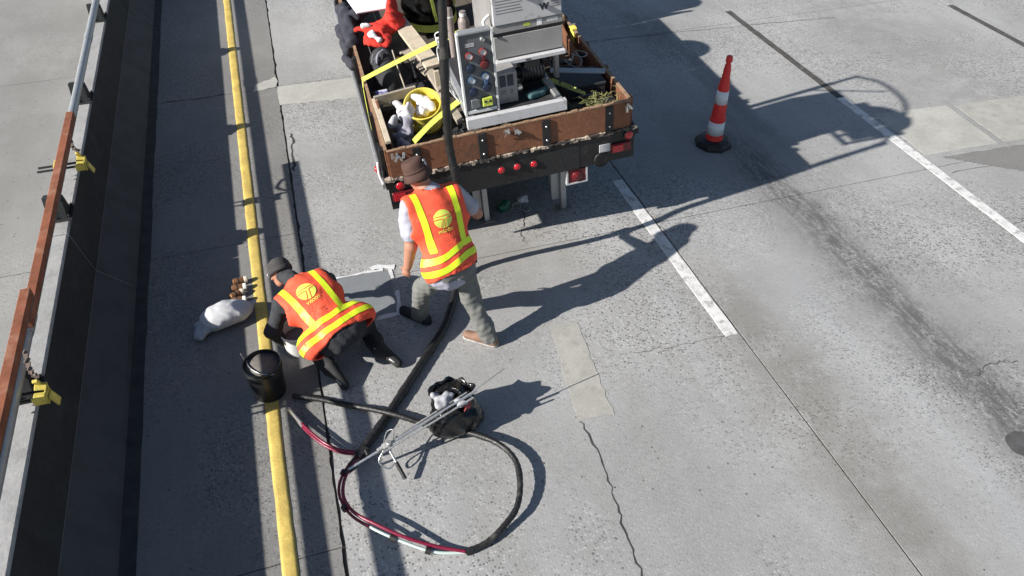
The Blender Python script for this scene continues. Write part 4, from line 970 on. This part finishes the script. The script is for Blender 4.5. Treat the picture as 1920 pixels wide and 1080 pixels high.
o = bl.mesh('red_scrap', mat('red wrapper', (.30, .04, .045), .6), None, disp=lambda G, l: .004 * wob(G, 90, 5)); o.location = bo; tag(o, 'crumpled red wrapper on the front of the bin bag', 'wrapper')

# black pail
bo = (-.615, 4.63, 0); pl = empty('black_pail', bo); tag(pl, 'black plastic pail with wire handle standing on the yellow line', 'pail')
pl.scale = (.95, .95, .95)
MB().lathe([(0, .004), (.128, 0), (.135, .01), (.152, .30), (.160, .305), (.160, .325), (.153, .327), (.156, .352), (.160, .355), (.158, .365), (.150, .362), (.146, .33), (.128, .05)], 40, (0, 0, 0)).build('pail_body', M_plasticblack, pl, smooth='auto')
MB().lathe([(.1275, .048), (.0, .05)], 30, (0, 0, 0)).build('pail_residue', M_inside, pl)
MB().lathe([(.1462, .335), (.1285, .055)], 40, (0, 0, 0)).build('inner_coating', M_inside, pl, smooth=True)
hd_ = [(.158 * math.cos(a) * 1.0, .158 * math.cos(a) * -.3 + -.02, 0) for a in (0,)]
HP = []
for a in np.linspace(0, pi, 15):
    u = Vector((.62, -.78, 0)); v = Vector((-.78, -.62, .0)) * .55 + Vector((0, 0, .06)); c = Vector((0, 0, .335))
    HP.append(c + u * .162 * math.cos(a) + v * .16 * math.sin(a))
MB().tube(HP, .0045, 6).build('wire_handle', M_steel, pl, smooth=True)
for s_ in (-1, 1): MB().lathe([(.018, -.004), (.018, .008), (0, .009)], 10, Vector((.62, -.78, 0)) * .158 * s_ + Vector((0, 0, .335)), (Vector((.62, -.78, 0)) * s_).to_track_quat('Z', 'Y').to_matrix()).build('handle_lug', M_plasticblack, pl)
MB().tube([Vector((-.10, .1, .15)), Vector((-.155, .12, .40))], .006, 6).build('stir_stick', M_steeldull, pl)

# white pail under the kneeling worker
bo = (-.325, 5.06, 0); wp = empty('white_pail', bo); tag(wp, 'white pail half hidden under the kneeling worker\'s chest', 'pail')
MB().lathe([(0, .004), (.115, 0), (.12, .01), (.135, .20), (.143, .205), (.143, .225), (.136, .23), (.130, .21), (.115, .03), (0, .03)], 36, (0, 0, 0)).build('pail_body', M_whiteplastic, wp, smooth='auto')
MB().lathe([(.125, .13), (0, .132)], 30, (0, 0, 0)).build('pail_contents', M_wet, wp)

# sandbag, cartridges, small things by the truck
bo = (-.92, 5.58, 0); sb = empty('sandbag', bo); tag(sb, 'plump white sack with a grey poly end lying left of the yellow line', 'sandbag')
bl = Blob(.010, .06).cap((-.08, -.02, .09), (.10, .03, .09), .135, .125, 0, ((0, 0, 1), .70)).ball((.02, .01, .11), .12, 0, ((0, 0, 1), .7)).cap((.12, .03, .08), (.20, .06, .07), .08, .04)
bl.mesh('sack', M_sack, sb, disp=lambda G, l: .006 * np.abs(wob(G, 22, 12)) + .004 * np.abs(wob(G, 60, 13)) - .004, cut=lambda G, F: np.maximum(F, .002 - G[..., 2]))
bl = Blob(.010, .03).cap((-.17, -.06, .06), (-.24, -.15, .03), .085, .045, 0, ((0, 0, 1), .6)).cap((-.15, -.04, .07), (-.21, -.02, .04), .09, .06, 0, ((0, 0, 1), .6))
bl.mesh('poly_end', M_poly, sb, disp=lambda G, l: .006 * wob(G, 60, 15), cut=lambda G, F: np.maximum(F, .002 - G[..., 2]))
bl = Blob(.008, .012).cap((.21, .06, .06), (.255, .09, .09), .028, .016).cap((.25, .085, .09), (.27, .12, .085), .016, .012).cap((.25, .085, .09), (.285, .09, .08), .015, .01)
bl.mesh('tied_neck', M_poly, sb, disp=lambda G, l: .004 * wob(G, 90, 16))
for i, (x, y, a) in enumerate(((-.775, 6.085, .12), (-.788, 5.99, .05), (-.812, 5.895, .16), (-.800, 5.81, .02))):
    c = empty('cartridge', (x, y, 0)); c.rotation_euler = (0, 0, a * 1.6 - .1 + .3 * (i == 2)); c.scale = (.85, 1.05, 1.05)
    tag(c, ['brown cartridge farthest from the white sack in the row of four', 'second brown cartridge from the far end of the row of four', 'third brown cartridge from the far end of the row of four', 'brown cartridge nearest the white sack in the row of four'][i], 'cartridge', 'row of brown cartridges by the yellow line')
    RYm = Matrix.Rotation(pi / 2, 3, 'Y')
    MB().lathe([(.022, -.075), (.034, -.065), (.034, .03), (.030, .045)], 16, (0, 0, .034), RYm).build('casing', M_copper, c, smooth='auto')
    MB().lathe([(.031, .045), (.033, .05), (.031, .078), (.012, .085), (0, .086)], 16, (0, 0, .034), RYm).build('end_cap', M_cream if i % 2 == 0 else M_whiteplastic, c, smooth='auto')
    MB().lathe([(.0345, -.02), (.0345, -.005)], 16, (0, 0, .034), RYm).build('dark_band', M_rubber, c)
bl = Blob(.008, .02).cap((0, 0, .05), (.03, .03, .06), .055, .05, 0).ball((-.02, .0, .03), .045)
o = bl.mesh('green_float', M_green, None, disp=lambda G, l: .003 * wob(G, 60, 2), cut=lambda G, F: np.maximum(F, .001 - G[..., 2])); o.location = (1.95, 6.47, 0); tag(o, 'round green plastic cap on the road under the truck\'s rear apron', 'cap')
wmesh(MB().tube(spline([(2.02, 6.42, .01), (2.06, 6.47, .05), (2.12, 6.47, .05), (2.13, 6.40, .012), (2.19, 6.36, .01), (2.23, 6.41, .02)], 8), .008, 6), 'wire_hook', M_steeldull, (2.1, 6.43, 0), 'bent wire hook on the road beside the green cap', 'hook', smooth=True)
bl = Blob(.008, .015).cap((0, 0, .03), (.06, .03, .035), .035, .025).ball((.05, -.02, .025), .025)
o = bl.mesh('crumpled_paper', M_rag, None, disp=lambda G, l: .006 * wob(G, 90, 6), cut=lambda G, F: np.maximum(F, .001 - G[..., 2])); o.location = (2.17, 6.55, 0); tag(o, 'small crumpled pale rag on the road under the truck', 'rag')

# ------------------------------------------------------------------ people
def frame(hip, neck, sh):
    U = (Vector(neck) - Vector(hip)).normalized(); S_ = Vector(sh); S_ = (S_ - U * S_.dot(U)).normalized(); N = U.cross(S_) ; return U, S_, N   # N points to the front; the back is -N

def vest(parent, base, hip, neck, U, S_, blob, grow, hem, label, arm_w, nb, emb, seed, tilt=0., vx=.115, top_cut=.0, straps=((-.15, .02), (.15, .02)), bands=(.085, .19)):
    hip = np.array(hip); u = np.array(U); s = np.array(S_); n = np.array(U.cross(S_))
    neck_ = np.array(neck)
    def cut(G, F):
        q = G - hip; qu = q @ u; qs = q @ s; qn = q @ n
        F = np.maximum(F, -(F + .017))                    # cloth is a thin open shell
        F = np.maximum(F, hem + tilt * qs + .010 * np.sin(qs * 14 + seed) - qu)                       # hem
        F = np.maximum(F, np.abs(qs) - (arm_w + .14 * np.clip((.42 - qu) / .3, 0, 1)))   # arm holes
        L = np.linalg.norm(neck_ - hip)
        dn = np.sqrt(((qu - L - .015) * .9) ** 2 + qs ** 2 + ((qn - .02) * .9) ** 2) - nb
        return np.maximum(F, -dn)
    def disp(G, l):
        q = G - hip; qs = q @ s; qu = q @ u
        return .009 * (np.abs(np.sin(qs * 21 + 2.4 * np.sin(qu * 8 + seed) + qu * 5)) - .5) * np.clip(1.15 - qu * 1.5, .2, 1) + .006 * wob(G, 18, seed) + .003 * np.abs(wob(G, 50, seed + 3))
    o = blob.mesh('safety_vest', M_vest, parent, base, grow=grow, cut=cut, disp=disp, smooth_it=2)
    me = o.data; bv = BVHTree.FromPolygons([v.co.copy() for v in me.vertices], [tuple(p.vertices) for p in me.polygons])
    H0 = Vector(hip) - Vector(base); Nn = Vector(n)
    def back(a, b, off=.004):
        org = H0 + S_ * a + U * b - Nn * 1.0
        h = bv.ray_cast(org, Nn, 2)
        if h[0] is None: return None
        nn = h[1]; nn = nn if nn.dot(Nn) < 0 else -nn
        return h[0] + nn * off
    def around(th, b, off=.004):
        d = S_ * math.cos(th) + Nn * math.sin(th); h = bv.ray_cast(H0 + U * b + d * 1.0, -d, 1.2)
        if h[0] is None: return None
        nn = h[1]; nn = nn if nn.dot(d) > 0 else -nn
        return h[0] + nn * off
    def grid(rows, name, m):
        mb = MB(); vs = []; ok = []
        for r in rows:
            for p in r: vs.append(p if p is not None else Vector((0, 0, 0))); ok.append(p is not None)
        k = len(rows[0]); fs = []
        for i in range(len(rows) - 1):
            for j in range(k - 1):
                q = (i * k + j, i * k + j + 1, i * k + k + j + 1, i * k + k + j)
                if all(ok[t] for t in q) and max((vs[q[0]] - vs[q[2]]).length, (vs[q[1]] - vs[q[3]]).length) < .09: fs.append(q)
        used = sorted({t for f in fs for t in f}); ren = {t: i for i, t in enumerate(used)}
        if not fs: return
        mb.add([vs[t] for t in used], [tuple(ren[t] for t in f) for f in fs]); return mb.build(name, m, o, smooth=True)
    bw = .026
    for b in bands:
        grid([[around(th, b + dv + tilt * .2 * math.cos(th) + .010 * math.sin(th * 2 + seed)) for th in np.linspace(-pi, pi, 91)] for dv in (-bw, 0, bw)], 'reflective_band', M_limes)
    for a0, lean in straps:
        rows = []
        for t in np.linspace(0, 1, 30):
            b = bands[1] + .028 + t * (np.linalg.norm(neck_ - hip) + .10 - bands[1]); a = a0 + (lean if a0 > 0 else -lean) * t
            rows.append([back(a + dv, b) for dv in (-bw, 0, bw)])
        grid(rows, 'reflective_strap', M_limes)
    # printed roundel with the transport emblem and the lettering below it
    ea, eb, er = emb
    rows = [[back(ea + er * q * math.cos(th), eb + er * q * math.sin(th), .004) for th in np.linspace(0, 2 * pi, 41)] for q in (0.001, .35, .7, 1)]
    grid(rows, 'printed_roundel', M_logo)
    def line(pts, wd):
        P = spline([(x, y, 0) for x, y in pts], 8); rows = []
        for i, p in enumerate(P):
            t = (P[min(i + 1, len(P) - 1)] - P[max(i - 1, 0)]).normalized(); nn = Vector((-t.y, t.x, 0)) * wd
            rows.append([back(ea + er * (p.x + nn.x * k), eb + er * (p.y + nn.y * k), .0065) for k in (-1, 1)])
        grid(rows, 'emblem_line', M_vest)
    line([(-.95, .34), (0, .34), (.95, .34)], .035); line([(-1.0, .06), (-.5, .06), (-.05, .02), (-.12, -.3), (-.45, -.88)], .04); line([(1.0, .06), (.6, .06), (.30, -.05), (.20, -.4), (-.02, -.98)], .04)
    vs, fs = text_mesh('WSDOT', .034, .0008)
    P = [back(ea + v.x, eb - er * 1.32 + v.y, .0055) for v in vs]
    if all(p is not None for p in P): MB().add(P, fs).build('lettering', M_logo, o)
    return o

def hand(bl, wrist, dirv, palm_n, lab, curl=.5, side=1, r=.0095):
    """palm plus five unequal fingers, thumb off the side"""
    d = Vector(dirv).normalized(); n = Vector(palm_n); n = (n - d * n.dot(d)).normalized(); x = d.cross(n) * side; w_ = Vector(wrist)
    bl.cap(w_, w_ + d * .075, .024, .030, lab, (tuple(n), .55), .012)
    for i, (o_, l) in enumerate(((-.030, .062), (-.010, .074), (.010, .070), (.029, .056))):
        a = w_ + d * .085 + x * o_; b = a + (d * math.cos(curl) + n * math.sin(curl)) * l * .5; c = b + (d * math.cos(curl * 2.2) + n * math.sin(curl * 2.2)) * l * .5
        bl.cap(a - d * .02, b, r, r * .95, lab, None, .004); bl.cap(b, c, r * .95, r * .8, lab, None, .004)
    a = w_ + d * .03 - x * .028; b = a + (d * .6 - x * .5 + n * .35).normalized() * .045; c = b + (d * .9 + n * .4).normalized() * .03
    bl.cap(a, b, r * 1.15, r, lab, None, .006); bl.cap(b, c, r, r * .85, lab, None, .004)

# ---- worker standing by the truck
base = (.97, 4.86, 0); HIP = (.99, 4.75, .82); NECK = (.91, 5.06, 1.40)
U, S_, N = frame(HIP, NECK, (.34, .12, .10))
wk = empty('person', base); tag(wk, 'standing worker in brown hat and orange vest bending forward and holding the thick black hose', 'person')
SK, TE, TRo, BO, DB, SO = 0, 1, 2, 3, 4, 5
hipv = Vector(HIP); nk = Vector(NECK); fl = (tuple(N), .66)
ch = hipv + (nk - hipv) * .66
LS = hipv + (nk - hipv) * .87 - S_ * .19; RS = hipv + (nk - hipv) * .87 + S_ * .19
b = Blob(.0095, .03)
def torso(bl, lab, lab2):
    bl.cap(hipv - S_ * .06, hipv + S_ * .06, .135, .135, lab2, (tuple(N), .82)); bl.cap(hipv + U * .02, ch - U * .05, .17, .19, lab, fl, .05)
    bl.cap(ch - S_ * .05, ch + S_ * .05, .145, .145, lab, fl, .05); bl.cap(LS, RS, .075, .075, lab, None, .06); bl.cap(ch, nk - U * .03, .12, .085, lab, None, .05)
torso(b, TE, TRo)
b.cap(hipv + U * .0 - S_ * .05, hipv + U * .14 + S_ * .0, .16, .155, TE, fl, .03)
lh_, rh_ = hipv - S_ * .09 - Vector((0, 0, .02)), hipv + S_ * .09 - Vector((0, 0, .02))
LK = Vector((.765, 4.97, .47)); LA = Vector((.745, 5.075, .10)); RK = Vector((1.135, 4.735, .46)); RAk = Vector((1.245, 4.625, .11))
for h, k_, a, bl_ in ((lh_, LK, LA, 0), (rh_, RK, RAk, 1)):
    b.cap(h, k_, .105, .082, TRo, None, .04); b.cap(k_, a + (k_ - a) * .18, .080, .074, TRo, None, .03); b.cap(a + (k_ - a) * .30, a - (k_ - a) * .04, .074, .074, TRo, None, .02)
for heel, toe, ank, lab in (((.79, 5.03, .045), (.62, 5.225, .04), LA, DB), ((1.285, 4.59, .045), (1.09, 4.745, .04), RAk, BO)):
    b.cap(heel, toe, .045, .042, lab, ((0, 0, 1), .85), .02); b.cap(Vector(heel) * .45 + Vector(toe) * .55 + Vector((0, 0, .02)), ank, .042, .052, lab, None, .03)
    b.cap(Vector(heel) - Vector((0, 0, .03)), Vector(toe) - Vector((0, 0, .028)), .048, .046, SO if lab == BO else DB, ((0, 0, 1), .3), .004)
# arms
LE = Vector((.70, 4.885, 1.01)); LW = Vector((.660, 4.90, .80)); RE = Vector((1.315, 5.13, 1.03)); RW = Vector((1.285, 5.395, .97))
b.cap(LS, LE, .058, .045, SK, None, .02); b.cap(LS, LS + (LE - LS) * .62, .078, .080, TE, None, .02); b.cap(LE, LW, .052, .035, SK, None, .02)
b.cap(RS, RE, .058, .045, SK, None, .02); b.cap(RS, RS + (RE - RS) * .66, .078, .078, TE, None, .02); b.cap(RE, RW, .046, .030, SK, None, .02)
hand(b, LW, (-.25, .12, -.95), (.55, .8, 0), SK, .45, 1)
# right hand closes round the hose (hose axis is nearly vertical at 1.225, 5.445)
hc = Vector((1.248, 5.458, 1.0)); b.cap(RW, hc + Vector((.045, -.02, -.01)), .028, .034, SK, None, .015)
for i, z in enumerate((-.042, -.020, .002, .024)):
    P = [hc + Vector((.042 * math.cos(t), .042 * math.sin(t), z + .004 * i)) for t in (-.2, .9, 2.0, 3.0)]
    for p, q in zip(P[:-1], P[1:]): b.cap(p, q, .010, .009, SK, None, .004)
P = [hc + Vector((.042 * math.cos(t), .042 * math.sin(t), .045)) for t in (-.5, -1.4, -2.3)]
for p, q in zip(P[:-1], P[1:]): b.cap(p, q, .012, .010, SK, None, .005)
# head, looking down to the left
HC = Vector((.848, 5.115, 1.495)); F_ = Vector((-.62, .62, -.42)).normalized(); HU = Vector((-.22, .26, .94)); HU = (HU - F_ * HU.dot(F_)).normalized(); HX = F_.cross(HU)
def head(bl, HC, F_, HU, HX, lab, labh):
    bl.cap(HC + HU * .03 - F_ * .02, HC + HU * .035 + F_ * .015, .083, .080, labh, (tuple(HX), .88), .02)
    bl.cap(HC + F_ * .02 - HU * .01, HC + F_ * .045 - HU * .075, .070, .045, lab, (tuple(HX), .88), .025)          # face and jaw
    bl.cap(HC + F_ * .088 + HU * .012, HC + F_ * .112 - HU * .022, .010, .014, lab, None, .012)                 # nose
    bl.cap(HC + F_ * .090 - HU * .052 - HX * .018, HC + F_ * .090 - HU * .052 + HX * .018, .007, .007, lab, None, .008)   # lips
    bl.cap(HC + F_ * .078 + HU * .028 - HX * .035, HC + F_ * .078 + HU * .028 + HX * .035, .010, .010, lab, None, .012)    # brow
    for s_ in (-1, 1): bl.cap(HC + HX * .076 * s_ - HU * .012 - F_ * .01, HC + HX * .080 * s_ + HU * .022 - F_ * .016, .012, .014, lab, (tuple(HX), .6), .006)
b.cap(nk - U * .05, HC - HU * .04 - F_ * .02, .058, .056, SK, None, .03)
head(b, HC, F_, HU, HX, SK, 6)
b.mesh('body', [M_skin, M_tee, M_trouser, M_boot, M_darkboot, M_sole, M_hair], wk, base, disp=lambda G, l: np.where((l == TE) | (l == TRo), .004 * wob(G, 34, 31) + .0035 * wob(G, 78, 32), 0) + np.where(l == TRo, .0022 * np.sin(G[..., 2] * 48 + 4 * wob(G, 9, 2)), 0), cut=lambda G, F: np.maximum(F, .002 - G[..., 2]))
def eyes(HC, F_, HU, HX, par, base):
    for s_ in (-1, 1):
        m_ = MB().lathe([(0, -.011), (.008, -.007), (.011, 0), (.008, .007), (0, .011)], 10, HC + F_ * .080 + HU * .012 + HX * .031 * s_); m_.build('eye', M_hair, par, smooth=True, org=base)
eyes(HC, F_, HU, HX, wk, base)
vb_ = Blob(.0095, .05); torso(vb_, 0, 0); vb_.cap(hipv - S_ * .10 + U * .06, hipv + S_ * .10 + U * .06, .115, .115, 0, fl, .05); vb_.cap(ch - S_ * .14, ch + S_ * .14, .125, .125, 0, fl, .05)
vest(wk, base, HIP, NECK, U, S_, vb_, .022, -.02, '', .235, .095, (.0, .43, .073), 3, .16, straps=((-.13, .03), (.13, .03)), bands=(.06, .155))
# hat
RH = Matrix((HX, F_, HU)).transposed(); RH = Matrix((tuple(HX), tuple(F_), tuple(HU))).transposed()
hc_ = HC + HU * .055 - F_ * .005
prf = [(.119, -.058), (.122, -.054), (.110, -.022), (.0985, .0), (.0965, .02), (.0945, .045), (.091, .072), (.080, .088), (.055, .095), (0, .097)]
hat = MB().lathe(prf + [], 36, hc_, RH).build('bucket_hat', M_hat, wk, smooth=True, org=base)
MB().lathe([(.1000, .001), (.0985, .018)], 36, hc_, RH).build('hat_band', M_hat, hat, smooth=True, org=base)
pins = MB(); r_ = random.Random(1)
for th, z in ((-1.1, .05), (-1.25, .035), (-1.0, .03), (-1.15, .02), (-1.3, .06), (-.95, .055)):
    pins.lathe([(.010, 0), (.008, .004), (0, .005)], 8, hc_ + RH @ Vector((.097 * math.cos(th), .097 * math.sin(th), z)), (RH @ Vector((math.cos(th), math.sin(th), 0))).to_track_quat('Z', 'Y').to_matrix())
pins.build('white_print', M_rag, hat, org=base)
# collar of a white undershirt, radio on the belt
MB().tube([nk + U * .005 + (S_ * math.cos(t) * .068 + N * (math.sin(t) * .068 + .012)) - U * (.015 * math.sin(t)) for t in np.linspace(pi * .85, pi * 2.15, 16)], .011, 8).build('shirt_collar', M_rag, wk, smooth=True, org=base)
pc = hipv + S_ * .185 + U * .03 - N * .03
rd_ = MB().box(pc, (.035, .05, .10), RH).build('belt_radio', M_rubber, wk, bevel=.006, org=base)

# ---- kneeling worker
base = (-.05, 4.95, 0); HIP = (.03, 4.71, .41); NECK = (-.235, 5.235, .575)
U, S_, N = frame(HIP, NECK, (.35, .19, .06))
kn = empty('person', base); tag(kn, 'kneeling worker in dark clothes, grey cap and orange vest leaning over the fresh patch', 'person')
hipv = Vector(HIP); nk = Vector(NECK); fl = (tuple(N), .66); ch = hipv + (nk - hipv) * .66
LS = hipv + (nk - hipv) * .86 - S_ * .20 + N * .03; RS = hipv + (nk - hipv) * .88 + S_ * .18 + N * .02
HO, DT, SH_, GL = 1, 2, 3, 4
b = Blob(.0095, .03)
torso(b, HO, DT)
lh_, rh_ = hipv - S_ * .10, hipv + S_ * .10
b.cap(hipv - S_ * .13 + U * .02 + N * .05, hipv + S_ * .13 + U * .02 + N * .05, .105, .105, DT, None, .05)
LK = Vector((-.24, 4.99, .09)); LA = Vector((-.105, 4.64, .10)); RK = Vector((.25, 5.06, .09)); RAk = Vector((.315, 4.735, .10))
for h, k_, a in ((lh_, LK, LA), (rh_, RK, RAk)):
    b.cap(h + N * .03, k_, .10, .082, DT, None, .05); b.cap(k_, a, .078, .062, DT, None, .03); b.cap(a + (k_ - a) * .3, a, .066, .064, DT, None, .02)
for ank, toe in ((LA, Vector((-.025, 4.47, .045))), (RAk, Vector((.44, 4.585, .045)))):
    d = (toe - ank); hl = ank + Vector((d.x * .05, d.y * .05, .05)); b.cap(hl, toe, .043, .040, SH_, None, .02); b.cap(ank, ank + d * .4, .052, .045, SH_, None, .02)
LE = Vector((-.515, 5.04, .28)); LW = Vector((-.44, 5.06, .09)); RE = Vector((.03, 5.44, .36)); RW = Vector((.04, 5.56, .12))
for s0, e, w_ in ((LS, LE, LW), (RS, RE, RW)):
    b.cap(s0, e, .075, .058, HO, None, .03); b.cap(e, w_, .058, .042, HO, None, .03)
hand(b, LW, (.45, .1, -.75), (.3, .6, .5), GL, .6, 1, .011); hand(b, RW, (-.05, .6, -.65), (.0, -.6, -.8), GL, .5, -1, .011)
HC = Vector((-.355, 5.445, .565)); F_ = Vector((-.74, .30, -.60)).normalized(); HU = Vector((-.30, .72, .42)); HU = (HU - F_ * HU.dot(F_)).normalized(); HX = F_.cross(HU)
b.cap(nk - U * .05, HC - HU * .04 - F_ * .02, .062, .06, HO, None, .03); b.cap(nk - U * .03, nk + (HC - nk) * .35, .085, .072, HO, None, .03)
head(b, HC, F_, HU, HX, 0, 5)
b.mesh('body', [M_skin, M_hoodie, M_darktr, M_darkboot, M_glove, M_hair], kn, base, disp=lambda G, l: np.where((l == HO) | (l == DT), .005 * wob(G, 34, 41) + .0035 * wob(G, 78, 42), 0), cut=lambda G, F: np.maximum(F, .002 - G[..., 2]))
eyes(HC, F_, HU, HX, kn, base)
for ank, toe in ((LA, Vector((-.025, 4.47, .045))), (RAk, Vector((.44, 4.585, .045)))):
    d = (toe - ank).normalized(); up_ = Vector((0, 0, 1)); q = []
    sx = d.cross(up_).normalized(); P = [ank + Vector((0, 0, .045)) + sx * .05 + d * .0, ank + Vector((0, 0, .06)) - d * .015, ank + Vector((0, 0, .045)) - sx * .05]
    MB().tube(spline(P, 6), .010, 6).build('shoe_trim', M_sole, kn, smooth=True, org=base)
    P = [toe + sx * .035 + Vector((0, 0, .035)) - d * .06, toe + Vector((0, 0, .032)) + sx * .03]
    MB().tube(P, .008, 6).build('shoe_trim', M_sole, kn, smooth=True, org=base)
vb_ = Blob(.0095, .05); torso(vb_, 0, 0); vb_.cap(hipv - S_ * .21 + U * .05 + N * .01, hipv + S_ * .19 + U * .03 + N * .01, .12, .12, 0, fl, .06); vb_.cap(ch - S_ * .15, ch + S_ * .13, .125, .125, 0, fl, .05)
vest(kn, base, HIP, NECK, U, S_, vb_, .022, -.05, '', .235, .095, (-.02, .42, .080), 8, straps=((-.145, .02), (.125, .02)), bands=(.025, .125))
# cap and glasses
RH = Matrix((tuple(HX), tuple(F_), tuple(HU))).transposed(); hc_ = HC + HU * .03 - F_ * .005
cp = MB().lathe([(.096, -.035), (.099, -.03), (.099, .0), (.094, .03), (.078, .062), (.048, .084), (0, .094)], 30, hc_, RH).build('knit_cap', M_cap, kn, smooth=True, org=base)
MB().lathe([(.101, -.04), (.104, -.03), (.104, -.005), (.100, .0)], 30, hc_, RH).build('cap_cuff', M_cap, cp, smooth=True, org=base)
gl = MB()
for s_ in (-1, 1):
    gl.tube([HC + F_ * .092 + HU * .012 + HX * .04 * s_, HC + F_ * .05 + HU * .014 + HX * .074 * s_, HC - F_ * .02 + HU * .012 + HX * .082 * s_], .004, 6)
    gl.tube([HC + F_ * .096 + HX * .034 * s_ + HU * .012 + (HX * math.cos(t) * .024 + HU * math.sin(t) * .018) for t in np.linspace(0, 2 * pi, 13)], .0032, 6)
gl.tube([HC + F_ * .100 + HU * .014 - HX * .01, HC + F_ * .100 + HU * .014 + HX * .01], .003, 6)
gl.build('glasses', M_whiteplastic, kn, smooth=True, org=base)

# more gear in the bed
def cable(name, m, seed, c, spread, n, r, label, kind=None):
    q = random.Random(seed); P = []
    for i in range(n): P.append((c[0] + q.gauss(0, spread[0]), c[1] + q.gauss(0, spread[1]), max(.02, c[2] + q.gauss(0, spread[2]))))
    return tthing(MB().tube(spline(P, 8), r, 7), name, m, c, label, 'cable', 'loose cables in the truck bed', smooth=True)
cable('coiled_cable', M_rubber, 1, (-.62, 1.62, .12), (.12, .16, .05), 14, .012, 'tangled black cable on the deck between tool bag and boards')
cable('coiled_cable', M_hose, 2, (.85, 1.35, .14), (.12, .25, .06), 16, .014, 'tangled dark cable on the deck along the right side board')
cable('coiled_cable', M_steeldull, 3, (.92, .95, .30), (.07, .10, .03), 10, .005, 'thin grey wire tangle over the black battery case')
cable('coiled_cable', M_rubber, 5, (-.50, .30, .10), (.07, .10, .04), 12, .011, 'black cord heaped behind the tailgate beside the yellow pail')
rt = tempty('ratchet_buckle', (1.12, 1.58, .27)); tag(rt, 'yellow ratchet buckle hooked over the right side board', 'buckle')
MB().b2((-.03, -.05, .012), (.03, .05, .04)).build('buckle_body', M_ypail, rt, bevel=.006); MB().b2((-.025, -.10, -.10), (-.018, .02, .012)).build('buckle_tail', M_strap, rt); MB().cyl((-.035, .03, .045), (.035, .03, .045), .01, 8).build('buckle_pin', M_steeldull, rt)
tthing(MB().b2((.90, 1.75, 0), (1.09, 2.25, .36)), 'cardboard_carton', mat('tan carton', (.30, .19, .11), .85, var=.2), (1.0, 2.0, 0), 'tan cardboard carton against the right side board behind the machine', 'carton', bevel=.006)
